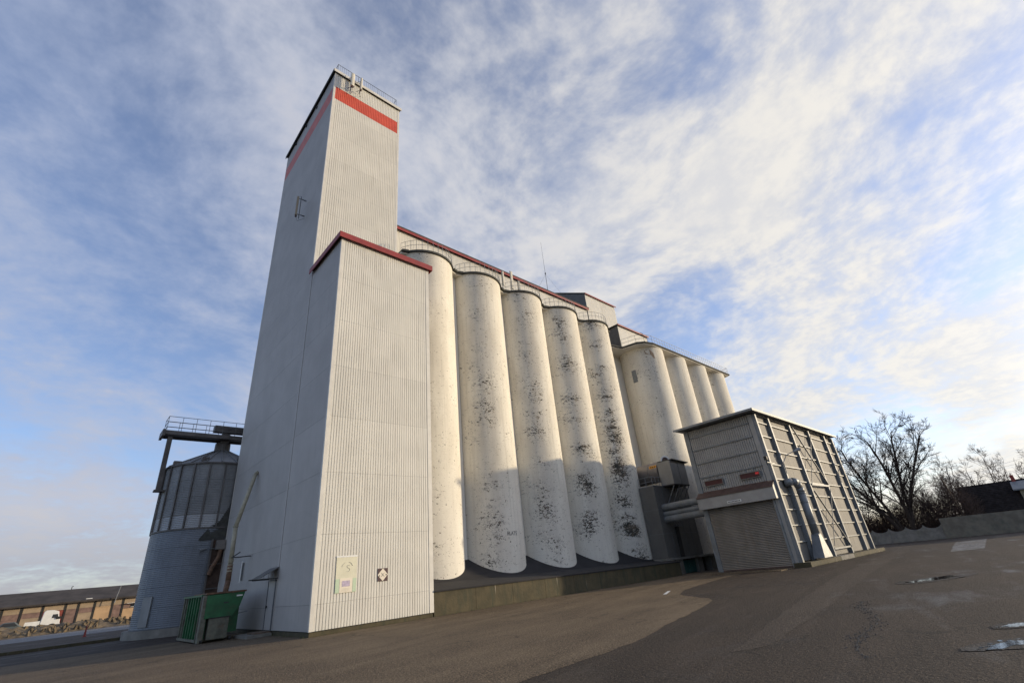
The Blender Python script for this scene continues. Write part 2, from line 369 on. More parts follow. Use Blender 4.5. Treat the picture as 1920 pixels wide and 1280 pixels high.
def thing(name, loc, label, cat, group=None):
    o = bpy.data.objects.new(name, None); COL.objects.link(o); o.location = loc; o.empty_display_size = .2
    return tag(o, label, cat, group)
def struct(name, mb, m, **k):
    o = mb.build(name, m, **k); o['kind'] = 'structure'; return o
def clone(o, parent=None, loc=None):
    c = o.copy(); COL.objects.link(c); c.parent = parent
    if loc is not None: c.location = loc
    for ch in list(o.children): clone(ch, c)
    return c

def ribbed(parent, origin, axis, out, width, z0, z1, m, pitch=.13, gw=.032, gd=.03, skip=0.0):
    """one course of vertically ribbed cladding: flat pans parted by narrow grooves"""
    O = Vector(origin); A = Vector(axis); N = Vector(out); pr = []
    n = max(1, round((width-2*skip)/pitch)); p = (width-2*skip)/n; x = skip
    for i in range(n):
        pr += [(x, -gd), (x+gw*.3, -gd), (x+gw*.75, 0), (x+p-gw*.25, 0)]; x += p
    pr.append((x, -gd))
    mb = MB(); L = len(pr)
    vs = [O+A*a+N*b+Vector((0, 0, z)) for z in (z0, z1) for a, b in pr]
    mb.add(vs, [(i, i+1, L+i+1, L+i) for i in range(L-1)])
    o = mb.build('cladding_panel', m, parent, fix=False)
    return o
def courses(parent, origin, axis, out, width, z0, z1, m, step=2.65, first=None, gap=.006, skip=0.0, pitch=.13, special=()):
    """special: (za, zb, material)"""
    zs = [z0]; z = first if first is not None else z0+step
    while z < z1-.4: zs.append(z); z += step
    zs.append(z1)
    cuts = sorted(set([round(x, 3) for x in zs]+[round(a, 3) for s in special for a in s[:2]]))
    cuts2 = [cuts[0]]
    sp = [round(a, 3) for s in special for a in s[:2]]
    for c in cuts[1:]:
        if c-cuts2[-1] < .7 and c not in sp and c != cuts[-1]: continue
        if c-cuts2[-1] < .7 and cuts2[-1] not in sp and len(cuts2) > 1: cuts2[-1] = c; continue
        cuts2.append(c)
    for a, b in zip(cuts2, cuts2[1:]):
        mm = m
        for s in special:
            if a >= s[0]-.01 and b <= s[1]+.01: mm = s[2]
        ribbed(parent, origin, axis, out, width, a+gap/2, b-gap/2, mm, pitch, skip=skip)

# ------------------------------------------------------------------ ground
struct('ground', MB().quad((-400, -400, 0), (700, -400, 0), (700, 700, 0), (-400, 700, 0)), 'asphalt')
def sheet(name, pts, z, m, label=None):
    o = MB().add([(x, y, z) for x, y in pts], [tuple(range(len(pts)))]).build(name, m, fix=False)
    if o.data.polygons[0].normal.z < 0: o.data.flip_normals()
    o['kind'] = 'structure'; return o
rnd = random.Random(5)
old = [(-30, -21), (-8, -16.2), (-4.5, -14.9), (-1.6, -14.4), (0.4, -14.3), (2, -14.1), (4.5, -13.4), (7, -12.8), (8.4, -12.4), (9.1, -12.2),
       (9.8, -11.95), (10.4, -11.55), (10.9, -11.1), (11.4, -10.4), (12.0, -9.6), (12.8, -8.9), (14.5, -8.1), (17.5, -7.3), (21, -6.6), (25, -6.1), (28.3, -5.9), (33, 3), (33, 8), (-6, 10), (-30, 12)]
def jag(pts, amp, per):
    out = []
    for i, (a, b) in enumerate(zip(pts, pts[1:]+pts[:1])):
        d = math.dist(a, b); n = max(1, int(d/per))
        for k in range(n):
            t = k/n; out.append((a[0]+(b[0]-a[0])*t+(rnd.uniform(-amp, amp) if k else 0), a[1]+(b[1]-a[1])*t+(rnd.uniform(-amp, amp) if k else 0)))
    return out
sheet('old_asphalt_apron', jag(old, .05, .3), .004, 'oldasphalt')
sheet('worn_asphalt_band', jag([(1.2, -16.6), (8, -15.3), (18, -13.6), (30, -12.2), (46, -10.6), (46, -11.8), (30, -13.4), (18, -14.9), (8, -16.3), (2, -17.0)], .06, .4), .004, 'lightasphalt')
sheet('ground_reflection_patch', jag([(36, -15.6), (56, -13.6), (60, -15.6), (38, -17.2)], .05, .6), .004, 'reflpale')  # pale sheet: wet ground reflection put partly into its colour
sheet('side_road', [(-60, 40), (30, 40), (30, 55), (-60, 55)], .004, 'roadgrey')
sheet('gleam_mark', [(12.9, -8.0), (14.6, -7.2), (14.7, -7.32), (13.0, -8.13)], .008, 'white')  # gleam on the ground, painted in as a white sliver
def puddle(name, cx, cy, rx, ry, ang, label, seed):
    damp = []
    rh = random.Random(seed+50)
    for i in range(72):
        t = 2*math.pi*i/72; k = 1.7+.25*math.sin(2*t+seed)+.2*math.sin(3*t+2*seed)+rh.uniform(-.1, .1); x, y = rx*k*math.cos(t), (ry*k+.1)*math.sin(t)
        damp.append((cx+x*math.cos(ang)-y*math.sin(ang), cy+x*math.sin(ang)+y*math.cos(ang)))
    sheet('damp_asphalt', damp, .0085+seed*.0001, 'damp')
    r = random.Random(seed); ph = [r.uniform(0, 6.28) for _ in range(5)]; pts = []
    for i in range(96):
        t = 2*math.pi*i/96; k = 1+.22*math.sin(2*t+ph[0])+.16*math.sin(3*t+ph[1])+.15*math.sin(5*t+ph[2])+.12*math.sin(9*t+ph[3])+.09*math.sin(14*t+ph[4])+r.uniform(-.06, .06)
        x, y = rx*k*math.cos(t), ry*k*math.sin(t); pts.append((cx+x*math.cos(ang)-y*math.sin(ang), cy+x*math.sin(ang)+y*math.cos(ang)))
    rs_ = random.Random(seed+9); mb = MB().add([(x, y, .012) for x, y in pts], [tuple(range(len(pts)))])
    for q in range(9):
        t = rs_.uniform(0, 6.28); k = rs_.uniform(1.2, 1.7); x, y = rx*k*math.cos(t), ry*k*math.sin(t); ex, ey = rx*rs_.uniform(.04, .16), ry*rs_.uniform(.06, .2)
        px_, py_ = cx+x*math.cos(ang)-y*math.sin(ang), cy+x*math.sin(ang)+y*math.cos(ang)
        mb.add([(px_+ex*(1+rs_.uniform(-.3, .3))*math.cos(6.283*w/14)*math.cos(ang)-ey*math.sin(6.283*w/14)*math.sin(ang), py_+ex*math.cos(6.283*w/14)*math.sin(ang)+ey*(1+rs_.uniform(-.3, .3))*math.sin(6.283*w/14)*math.cos(ang), .012) for w in range(14)], [tuple(range(14))])
    o = mb.build(name, 'water', fix=False)
    for p_ in o.data.polygons:
        if p_.normal.z < 0: p_.flip()
    tag(o, label, 'puddle', 'puddles on the dark asphalt')
puddle('puddle', 15.0, -17.65, .95, .35, -.5, 'small puddle on the asphalt in front of the shed, farther from the camera', 1)
puddle('puddle', 4.55, -20.2, .22, .11, -.6, 'small bright puddle just behind the nearest puddle at the frame edge', 2)
puddle('puddle', 2.75, -20.25, .42, .15, -.5, 'nearest sky-reflecting puddle at the bottom corner of the picture', 3)
ck = MB(); r = random.Random(8); line = []
for i in range(70):
    t = i/69; line.append((1.2+t*7.5+r.gauss(0, .03), -18.75+t*1.7+.18*math.sin(t*9)+r.gauss(0, .035), r.uniform(.006, .035)))
vs = [(x, y-w/2, .0045) for x, y, w in line]+[(x, y+w/2, .0045) for x, y, w in line]
ck.add(vs, [(i, i+1, 70+i+1, 70+i) for i in range(69)])
tag(ck.build('asphalt_crack', 'black', fix=False), None, None, kind='structure')
ch = MB()
for i in range(260):
    x, y, w = line[r.randrange(70)]; x += r.gauss(0, .12); y += r.gauss(0, .1); q = r.uniform(.004, .016)
    ch.cone((x, y, .002), (x+q*.3, y, q*.9+.004), q, q*.5, 5)
for i in range(2600):
    x = r.uniform(-4, 8); y = r.uniform(-20.6, -17.2); q = r.uniform(.002, .006); ch.cone((x, y, .001), (x+q*.3, y, q*1.4), q, q*.5, 4)
tag(ch.build('loose_gravel', 'gritstone'), 'loose grit scattered along the crack in the near asphalt', None, kind='stuff')
wd = MB(); r = random.Random(12)
for i in range(900):
    if r.random() < .4: x, y = r.uniform(0, 28), -.03-abs(r.gauss(0, .06))
    elif r.random() < .5: x, y = r.uniform(28.5, 48), -9.55-abs(r.gauss(0, .08))
    else: x, y = -.05-abs(r.gauss(0, .1)), r.uniform(0, 15)
    h_ = r.uniform(.03, .13); a = r.uniform(0, 6.28)
    wd.add([(x, y, 0), (x+.012*math.cos(a), y+.012*math.sin(a), 0), (x+r.gauss(0, .04), y+r.gauss(0, .03), h_)], [(0, 1, 2)])
tag(wd.build('weeds', 'weed', fix=False), 'sparse weeds and grass blades along the foot of the walls', None, kind='stuff')

# ------------------------------------------------------------------ elevator tower (head house)
WT, DA, DT, HT, ZB = 5.8834, 4.421, 11.131, 39.85, .1925
WA, HA = 5.8056, 19.88
tw = thing('elevator_tower', (0, DA, 0), 'tall white ribbed metal elevator tower with a red band under its flat roof', 'tower')
y1 = DA+DT
MB().box(.06, WT-.06, DA+.06, y1-.06, 0, HT-.05).build('core_wall', 'dark', tw)
courses(tw, (0, DA, 0), (1, 0, 0), (0, -1, 0), WT, HA-.2, HT-.1, 'clad', skip=.14, pitch=.15, special=((36.7, 38.13, 'redstripe'),))
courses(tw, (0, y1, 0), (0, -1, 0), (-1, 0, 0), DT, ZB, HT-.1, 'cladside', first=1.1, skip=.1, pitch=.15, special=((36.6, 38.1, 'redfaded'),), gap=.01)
courses(tw, (WT, DA, 0), (0, 1, 0), (1, 0, 0), DT, HA, HT-.1, 'clad', skip=.1, pitch=.15)
MB().box(-.012, .15, DA-.014, DA+.16, HA, HT-.1).build('corner_flashing', 'trim', tw)
MB().box(WT-.15, WT+.012, DA-.014, DA+.16, HA, HT-.1).build('corner_flashing', 'trim', tw)
MB().box(-.012, .12, y1-.12, y1+.014, ZB, HT-.1).build('corner_flashing', 'trim', tw)
roof = MB().box(-.14, WT+.14, DA-.14, y1+.14, HT, HT+.12).build('roof', 'roofdark', tw)
MB().box(-.16, WT+.16, DA-.18, DA-.13, HT-.16, HT+.13).build('fascia', 'trim', roof)
MB().box(-.18, -.13, DA-.13, y1+.18, HT-.16, HT+.13).build('fascia', 'roofdark', roof)
gr = MB()
for i in range(31):
    x = .15+i*(WT-.5)/30; gr.cone((x, DA-.05, HT+.12), (x, DA-.05, HT+1.0), .009, .009, 4)
for i in (0, 10, 20, 30):
    x = .15+i*(WT-.5)/30; gr.cone((x, DA-.05, HT+.12), (x, DA-.05, HT+1.06), .022, .022, 4)
for z in (.25, 1.02): gr.tube([(.15, DA-.05, HT+z), (WT-.35, DA-.05, HT+z)], .02, 4)
gr.tube([(.15, DA-.05, HT+1.02), (.15, y1-.2, HT+1.02)], .02, 4)
for i in range(9): gr.cone((.15, DA+i*1.3, HT+.12), (.15, DA+i*1.3, HT+1.02), .018, .018, 4)
gr.tube([(WT-.35, DA-.05, HT+1.02), (WT-.35, DA+1.2, HT+1.02), (WT-.35, DA+1.2, HT+.12)], .02, 4)
gr.build('guard_rail', 'rail', roof)
# vents on the side wall under the roof
for yy in (8.1, 10.5, 13.0): MB().box(-.09, .0, yy, yy+.18, HT-.55, HT-.35).build('wall_bracket', 'black', tw)

def panel_antenna(loc, wd, h, facing, label, m, off):
    x, y, z = loc
    t = thing('panel_antenna', loc, label, 'antenna', 'panel antennas on the elevator tower')
    f = Vector(facing); s_ = Vector((0, 0, 1)).cross(f)
    def P(a, b, c): return Vector(loc)+s_*a+f*b+Vector((0, 0, c))
    b = MB(); pts = []
    for i in range(12):
        tt = math.pi*i/11; pts.append(P(wd/2*math.cos(tt), .10+.07*math.sin(tt), 0))
    pts += [P(-wd/2, .02, 0), P(wd/2, .02, 0)]
    b.extr(pts, (0, 0, h)); b.build('radome', m, t)
    MB().box(*sum(([min(a, c), max(a, c)] for a, c in zip(P(-wd*.35, .03, -.14), P(wd*.35, .13, .0))), [])).build('connector_block', 'redbrown', t)
    MB().cone(P(0, -.12, -.25), P(0, -.12, h+.1), .03, .03, 8).build('mast_pipe', 'rail', t)
    k = MB()
    for zz in (.12, h-.15):
        k.bar(P(0, -.12, zz), P(0, .05, zz), .05, .05); k.bar(P(.05, -off, zz-.05), P(0, -.12, zz), .04, .04); k.bar(P(-.18, -off, zz+.05), P(0, -.12, zz), .03, .03)
    k.tube([P(0, .05, -.14), P(-.1, -.05, -.4), P(.12, -.2, -.45), P(.1, -off, -.2)], .015, 5)
    k.build('wall_bracket', 'rail', t); return t
panel_antenna((1.22, DA-.6, 38.35), .30, 1.5, (0, -1, 0), 'wider cream panel antenna near the corner above the red band', 'antenna', .5)
panel_antenna((1.98, DA-.55, 38.6), .17, 1.42, (0, -1, 0), 'narrow cream panel antenna, second from the tower corner above the red band', 'antenna', .45)
panel_antenna((-.62, 7.35, 26.3), .20, 1.75, (-.97, .24, 0), 'brown panel antenna on the shaded side wall at mid height', 'antennab', .5)
# ------------------------------------------------------------------ annex in front of tower
an = thing('tower_annex', (0, 0, 0), 'lower white ribbed annex with red roof edge standing before the tall tower', 'building')
MB().box(.06, WA-.06, .06, DA-.002, ZB-.02, HA-.05).build('core_wall', 'dark', an)
courses(an, (0, 0, 0), (1, 0, 0), (0, -1, 0), WA, ZB, HA-.1, 'clad', first=1.13, skip=.12, pitch=.13)
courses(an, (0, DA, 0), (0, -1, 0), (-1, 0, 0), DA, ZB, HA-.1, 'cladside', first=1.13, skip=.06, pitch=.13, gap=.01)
courses(an, (WA, 0, 0), (0, 1, 0), (1, 0, 0), DA, ZB, HA-.1, 'clad', first=1.13, skip=.1, pitch=.13)
MB().box(-.013, .15, -.013, .13, ZB, HA-.1).build('corner_flashing', 'trim', an)
MB().box(WA-.22, WA+.013, -.013, .13, ZB, HA-.1).build('corner_flashing', 'trim', an)
MB().box(-.02, .03, DA-.04, DA+.04, ZB, HA-.1).build('joint_cover', 'cladside', an)
ar = MB().box(-.16, WA+.16, -.16, DA-.02, HA+.02, HA+.08).build('roof', 'roofdark', an)
MB().box(-.2, WA+.2, -.21, -.16, HA-.26, HA+.1).build('fascia', 'redtrim', ar)
MB().box(-.21, -.165, -.16, DA+.02, HA-.26, HA+.1).build('fascia', 'redtrim', ar)
MB().box(WA+.165, WA+.21, -.16, DA-.02, HA-.26, HA+.1).build('fascia', 'redtrim', ar)
MB().box(-.16, WA+.16, -.155, -.02, HA-.14, HA-.09).build('soffit', 'redtrim', ar)
MB().box(.02, WA-.02, .03, DA, -.2, ZB-.03).build('plinth', 'moss', an)
MB().box(.02, 6, DA, y1, -.2, ZB-.03).build('plinth', 'moss', tw)

# door and canopy on the shaded side (y from 4.5 to 5.5)
dr = MB().box(-.05, .02, 4.5, 5.45, ZB+.02, 2.22).build('door', 'cladside', tw)
MB().box(-.075, -.02, 4.44, 4.5, ZB, 2.28).build('frame', 'rail', dr); MB().box(-.075, -.02, 5.45, 5.51, ZB, 2.28).build('frame', 'rail', dr)
MB().box(-.075, -.02, 4.44, 5.51, 2.22, 2.28).build('frame', 'rail', dr)
MB().box(-.12, -.06, 5.3, 5.36, 1.1, 1.2).build('handle', 'black', dr)
cn = MB(); cn.add([(-.02, 4.3, 2.82), (-.02, 5.6, 2.82), (-.8, 5.6, 2.40), (-.8, 4.3, 2.40), (-.02, 4.3, 2.79), (-.02, 5.6, 2.79), (-.8, 5.6, 2.37), (-.8, 4.3, 2.37)],
                  [(0, 1, 2, 3), (7, 6, 5, 4), (0, 3, 7, 4), (1, 5, 6, 2), (3, 2, 6, 7), (0, 4, 5, 1)])
canopy = cn.build('door_canopy', 'bluegrey', tw)
MB().bar((-.03, 4.32, 2.33), (-1.25, 4.5, 2.33), .04, .05).bar((-.03, 5.58, 2.33), (-.8, 5.58, 2.33), .04, .05).build('canopy_arm', 'black', canopy)
for i in range(4): MB().box(-.05-i*.2-.01, -.05-i*.2+.01, 4.31, 4.33, 2.34, 2.76-i*.1).build('canopy_slat', 'rail', canopy)
st = thing('door_step', (-.55, 5, 0), 'low worn concrete step below the side door', 'step')
MB().box(-1.05, -.02, 4.3, 6.4, 0, .12).build('slab', 'panelconc', st); MB().box(-.7, -.02, 4.5, 5.6, .125, .18).build('tread', 'wood', st)

# dust pipe from the wall down into the container
dp = thing('dust_pipe', (-1.0, 9.2, 1.9), 'yellowed steel spout pipe running down the shaded wall into the green container', 'pipe')
MB().tube([(-.02, 10.25, 8.42), (-.15, 10.2, 8.3), (-1.0, 9.3, 5.2)], .11, 12).build('upper_pipe', 'pipeyel', dp, smooth=True)
MB().tube([(-1.0, 9.3, 5.2), (-1.0, 9.18, 3.3)], .115, 12).build('middle_pipe', 'pipeyel', dp, smooth=True)
MB().tube([(-1.0, 9.18, 3.3), (-1.03, 9.0, 2.5), (-1.12, 8.85, 1.85)], .13, 12).build('lower_pipe', 'rust', dp, smooth=True)
for z, yy in ((5.2, 9.3), (3.5, 9.2), (3.4, 9.19), (3.25, 9.18), (3.1, 9.13), (2.95, 9.1)): MB().cone((-1.0, yy, z), (-1.0, yy, z+.05), .15, .15, 12).build('flange', 'pipeyel', dp)
MB().bar((-1.0, 9.15, 3.62), (-.02, 9.3, 3.68), .05, .05).bar((-1.0, 9.15, 3.62), (-1.0, 7.6, 3.78), .04, .04).build('support_arm', 'black', dp)
tl = thing('tube_lamp', (-.1, 11.2, 3.3), 'slim pale tube lamp fixed upright on the shaded wall beside the pipe', 'lamp')
MB().cone((-.12, 10.4, 2.4), (-.12, 10.4, 3.5), .03, .03, 8).build('tube', 'white', tl); MB().box(-.1, -.02, 10.37, 10.43, 2.5, 3.4).build('bracket', 'rail', tl)

# banner and hazard sign on the annex front
bn = thing('banner', (1.38, -.02, 1.45), 'faded cream and green banner with a lilac picture hanging on the annex front', 'banner')
def rect(x0, x1, z0, z1, y, m, name, par): return MB().box(x0, x1, y-.004, y, z0, z1).build(name, m, par)
rect(.93, 1.86, 1.45, 2.86, -.022, 'whitebanner', 'sheet', bn)
rect(.92, 1.87, 2.82, 2.88, -.03, 'white', 'top_batten', bn)
rect(.935, 1.10, 1.455, 1.98, -.028, 'bannergreen', 'green_print', bn); rect(1.70, 1.855, 1.455, 1.98, -.028, 'bannergreen', 'green_print', bn)
rect(1.12, 1.68, 1.455, 2.0, -.030, 'bannerpaper', 'white_field', bn)
rect(1.22, 1.57, 1.68, 1.90, -.036, 'bannerlilac', 'picture', bn)
for k in range(4): rect(1.2, 1.6-.06*(k % 2), 1.50+k*.035, 1.505+k*.035, -.036, 'bannergrey', 'text_line', bn)
lg = MB()   # worn round emblem with an S-like stroke
for a0, a1, rr in ((20, 70, .25), (110, 160, .25)):
    for k in range(8):
        a = R_(a0+(a1-a0)*k/7); b_ = R_(a0+(a1-a0)*(k+1)/7); lg.bar((1.42+rr*math.cos(a), -.029, 2.38+rr*math.sin(a)), (1.42+rr*math.cos(b_), -.029, 2.38+rr*math.sin(b_)), .006, .018, (0, 1, 0))
sp_ = [(1.54, 2.47), (1.45, 2.50), (1.40, 2.45), (1.44, 2.40), (1.52, 2.36), (1.54, 2.30), (1.48, 2.24), (1.40, 2.25)]
for a, b_ in zip(sp_, sp_[1:]): lg.bar((a[0], -.029, a[1]), (b_[0], -.029, b_[1]), .006, .016, (0, 1, 0))
lg.build('emblem', 'bannergrey', bn)
hz = thing('hazard_sign', (3.1, -.02, 1.73), 'square maroon and white diamond hazard sign on the annex front', 'sign')
rect(2.86, 3.36, 1.74, 2.26, -.02, 'signmaroon', 'plate', hz)
MB().extr([(3.11, -.026, 1.74), (3.36, -.026, 2.0), (3.11, -.026, 2.26), (2.86, -.026, 2.0)], (0, -.004, 0)).build('diamond', 'bannerpaper', hz)
x_ = MB(); x_.bar((3.03, -.034, 1.92), (3.19, -.034, 2.08), .004, .018, (0, 1, 0)).bar((3.03, -.034, 2.08), (3.19, -.034, 1.92), .004, .018, (0, 1, 0)); x_.box(2.93, 2.97, -.034, -.03, 1.94, 1.99); x_.box(3.25, 3.30, -.034, -.03, 1.96, 2.02)
x_.build('symbol', 'print', hz)

# ------------------------------------------------------------------ silos, first group
SX, X1, YC, HS, RS = 5.019, 8.3034, 4.8858, 23.53, 2.4717
def zskirt(x, y):
    k = (x-6)/22
    if y < 2.2: z = 1.10+.13*y
    else: z = 1.10+.13*2.2+(y-2.2)*.62
    return z-.10*k-(.10*k if y > 1 else 0)
def cyl_wall(parent, cx, cy, R, z0, z1, phi0, seed, flake, a0=-200, a1=20, name='shell'):
    n, hz_ = 72, 2; me = bpy.data.meshes.new(name); vs = []; fs = []
    for j in range(hz_):
        z = z0+(z1-z0)*j/(hz_-1)
        for i in range(n): a = 2*math.pi*i/n; vs.append((R*math.cos(a), R*math.sin(a), z))
    for i in range(n): fs.append((i, (i+1) % n, n+(i+1) % n, n+i))
    me.from_pydata(vs, [], fs); uv = me.uv_layers.new(name='UVMap')
    for k, f in enumerate(fs):
        for li, (da, z) in enumerate(((0, z0), (1, z0), (1, z1), (0, z1))):
            a = 2*math.pi*(k+da)/n - phi0 - math.pi     # seam opposite the stripe
            a = (a % (2*math.pi)) if not (da == 1 and abs((2*math.pi*(k)/n - phi0 - math.pi) % (2*math.pi) - 2*math.pi*(n-1)/n) < 1e-3) else 2*math.pi
            uv.data[f and k*4+li].uv = ((a-math.pi)*R, z)
    for p in me.polygons: p.use_smooth = True
    me.materials.append(M['silo']); o = bpy.data.objects.new(name, me); COL.objects.link(o); o.parent = parent
    o['seed'] = float(seed); o['flake'] = float(flake); return o
def arc_rail(parent, cx, cy, R, z, a0, a1, h=.95, n=14):
    mb = MB(); P = lambda a, zz: (cx+R*math.cos(a), cy+R*math.sin(a), zz)
    A = [R_(a0+(a1-a0)*i/(n*2)) for i in range(n*2+1)]
    for zz in (h, h*.55): mb.tube([P(a, z+zz) for a in A], .014, 4)
    for a in A[::2]: mb.cone(P(a, z), P(a, z+h), .014, .014, 4)
    return mb.build('guard_rail', 'galv', parent)
labels1 = ['cream concrete silo beside the annex, first of the tall row', 'second tall cream silo, painted with the word PLATS near its foot', 'middle silo of the tall row, with antennas on its rim',
           'fourth tall silo from the tower, dark flaking down its middle', 'fifth tall silo, most heavily flaked black, next to the box room']
flk = [.38, .60, .66, .95, 1.35]
for i in range(5):
    cx = X1+i*SX
    t = thing('concrete_silo', (cx, YC, 0), labels1[i], 'silo', 'tall silos of the first row')
    cyl_wall(t, cx, YC, RS, .9, HS-.10, R_(-116-i*1.5), i*3.17+1.3, flk[i])
    sl_ = MB(); n = 48
    pts = [(cx+(RS+.12)*math.cos(a), YC+(RS+.12)*math.sin(a)) for a in [R_(-180+180*k/n) for k in range(n+1)]]
    pts = [(cx-SX/2+.001, YC-1.55), (cx-SX/2+.45, YC-1.7)]+[p for p in pts if abs(p[0]-cx) < SX/2-.45 and p[1] < YC-1.2]+[(cx+SX/2-.45, YC-1.7), (cx+SX/2-.001, YC-1.55), (cx+SX/2-.001, YC+6), (cx-SX/2+.001, YC+6)]
    rs = sl_.prism(pts, HS-.10, HS+.06).build('roof_slab', 'roofdark', t)
    ssf = MB().prism([(x, y) for x, y in [(cx-SX/2+.001, YC-1.35), (cx-SX/2+.6, YC-1.5), (cx, YC-2.0), (cx+SX/2-.6, YC-1.5), (cx+SX/2-.001, YC-1.35), (cx+SX/2-.001, YC+6), (cx-SX/2+.001, YC+6)]], HS-.22, HS-.105).build('cornice', 'silo', t)
    ssf['seed'] = 2.0; ssf['flake'] = .1
    arc_rail(rs, cx, YC, RS+.02, HS+.06, -158, -22)
gv = MB()
for i in range(6): gv.box(X1-SX/2+i*SX-.12, X1-SX/2+i*SX+.12, YC-.9, YC+6, .9, HS-.23)
gv.box(X1-SX/2, X1+4.5*SX, YC+2.3, YC+5.9, .9, HS-.23)
wv = gv.build('silo_back_wall', 'silo'); tag(wv, 'cream concrete infill walls filling the grooves behind the tall silos', 'wall'); wv['seed'] = 4.; wv['flake'] = .2
# lettering PLATS
fc = bpy.data.curves.new('lettering', 'FONT'); fc.body = 'PLATS'; fc.size = .34; fc.extrude = .002
tmp = bpy.data.objects.new('tmp', fc); COL.objects.link(tmp); bpy.context.view_layer.update()
dg = bpy.context.evaluated_depsgraph_get(); tme = bpy.data.meshes.new_from_object(tmp.evaluated_get(dg)); bpy.data.objects.remove(tmp)
cx2 = X1+SX; a_c = R_(-88)
for v in tme.vertices:
    a = a_c+(v.co.x-.45)/RS*.95; z = 3.62+v.co.y; rr = RS+.006+v.co.z*.5
    v.co = (rr*math.cos(a), rr*math.sin(a), z)
tme.materials.append(M['print']); lt = bpy.data.objects.new('lettering', tme); COL.objects.link(lt)
lt.parent = [o for o in COL.objects if o.get('label') == labels1[1]][0]

# sloping dark skirt and concrete base wall
sk = MB(); xs = [5.82+i*(28.75-5.82)/60 for i in range(61)]; ysr = [-.06, .8, 1.6, 2.2, 2.7, 3.2, 3.8, 4.4]
vs = [(x, y, zskirt(x, y)) for y in ysr for x in xs]; n = len(xs)
sk.add(vs, [(j*n+i, j*n+i+1, (j+1)*n+i+1, (j+1)*n+i) for j in range(len(ysr)-1) for i in range(n-1)])
sk.add([(x, -.06, zskirt(x, -.06)) for x in xs]+[(x, -.06, zskirt(x, -.06)-.07) for x in xs], [(i, n+i, n+i+1, i+1) for i in range(n-1)])
sp1 = thing('silo_plinth', (18, 0, 0), 'mossy concrete plinth with a sloping black bitumen skirt under the tall silos', 'plinth')
sk.build('bitumen_skirt', 'bitumen', sp1, fix=False)
for i in range(9):
    xa = 5.83+i*(28.7-5.83)/9; xb = 5.83+(i+1)*(28.7-5.83)/9-.015
    MB().box(xa, xb, 0, .4, -.1, zskirt((xa+xb)/2, 0)-.05).build('wall_block', 'moss', sp1)
MB().box(5.9, 28.75, .1, 4.4, -.1, .85).build('fill', 'moss', sp1)

# ------------------------------------------------------------------ gallery over the silos
gy0 = 7.0
ga = thing('roof_gallery', (19, gy0, HS), 'long low ribbed gallery with dark red roof edge running above the tall silos', 'building')
MB().box(WT+.02, 32.6, gy0+.06, 13, HS+.1, 28.6).build('core_wall', 'dark', ga)
for i in range(8):
    xa = WT+.02+i*(32.6-WT)/8; xb = xa+(32.6-WT)/8-.02
    ribbed(ga, (xa, gy0, 0), (1, 0, 0), (0, -1, 0), xb-xa, HS+.08, 28.6, 'clad', .15)
rf = MB().box(WT+.02, 32.75, gy0-.2, 13.1, 28.72, 28.86).build('roof', 'roofdark', ga)
MB().box(WT+.02, 32.8, gy0-.25, gy0-.2, 28.5, 28.74).build('fascia', 'redtrim', rf)
MB().box(WT+.02, 32.8, gy0-.26, gy0-.2, 28.75, 28.87).build('roof_edge', 'roofdark', rf)
# antennas on third silo rim
for k, (xx, w_, hh, lb) in enumerate(((15.7, .16, 1.5, 'small pale panel antenna on the middle silo rim, nearest the tower'), (16.75, .24, 1.9, 'largest cream panel antenna on the middle silo rim'), (17.6, .14, 1.2, 'thin cream panel antenna on the middle silo rim, farthest from the tower'))):
    t = thing('rim_antenna', (xx, 3.3, HS), lb, 'antenna', 'panel antennas on the silo rim')
    MB().box(xx-w_/2, xx+w_/2, 3.2, 3.32, HS+.35, HS+.35+hh).build('radome', 'antenna', t, bevel=.02)
    MB().cone((xx, 3.42, HS+.06), (xx, 3.42, HS+.5+hh), .03, .03, 6).bar((xx, 3.3, HS+.7), (xx, 3.42, HS+.7), .04, .04).build('mast_pipe', 'rail', t)
# whip mast with guy wires
ms = thing('whip_mast', (27.2, 8, 28.8), 'thin dark whip mast with guy wires on the gallery roof', 'mast')
MB().cone((27.2, 8, 28.8), (27.2, 8, 32.3), .035, .03, 6).build('lower_pole', 'rail', ms); MB().cone((27.2, 8, 32.3), (27.2, 8, 36.9), .022, .010, 5).build('upper_whip', 'rail', ms)
MB().cone((27.2, 8, 32.25), (27.2, 8, 32.42), .07, .07, 8).build('joint_clamp', 'black', ms)
for a, b_ in ((24.6, 7.3), (29.9, 7.3), (27.2, 12)): MB().cone((a, b_, 28.85), (27.2, 8, 32.2), .006, .006, 3).build('guy_wire', 'rail', ms)
# penthouse
ph = thing('roof_penthouse', (35, gy0, 22.7), 'tall ribbed penthouse with thin red roof edge above the end of the tall silos', 'building')
MB().box(32.86, 38.8, gy0+.06, 13, 22.7, 30.9).build('core_wall', 'dark', ph)
ribbed(ph, (32.8, gy0, 0), (1, 0, 0), (0, -1, 0), 2.98, 22.7, 30.9, 'clad', .15); ribbed(ph, (35.8, gy0, 0), (1, 0, 0), (0, -1, 0), 3.0, 22.7, 30.9, 'clad', .15)
for k in range(6):
    ya, yb = 13-k, 12-k+.02; za, zb_ = 30.9+(ya-7)*.53, 30.9+(yb-7)*.53
    MB().extr([(32.8, ya, HS), (32.8, yb, HS), (32.8, yb, zb_), (32.8, ya, za)], (.05, 0, 0)).build('cladding_panel', 'bluegrey', ph)
MB().extr([(38.75, 13, HS), (38.75, 7.1, HS), (38.75, 7.1, 30.9), (38.75, 13, 34.1)], (.05, 0, 0)).build('end_wall', 'clad', ph)
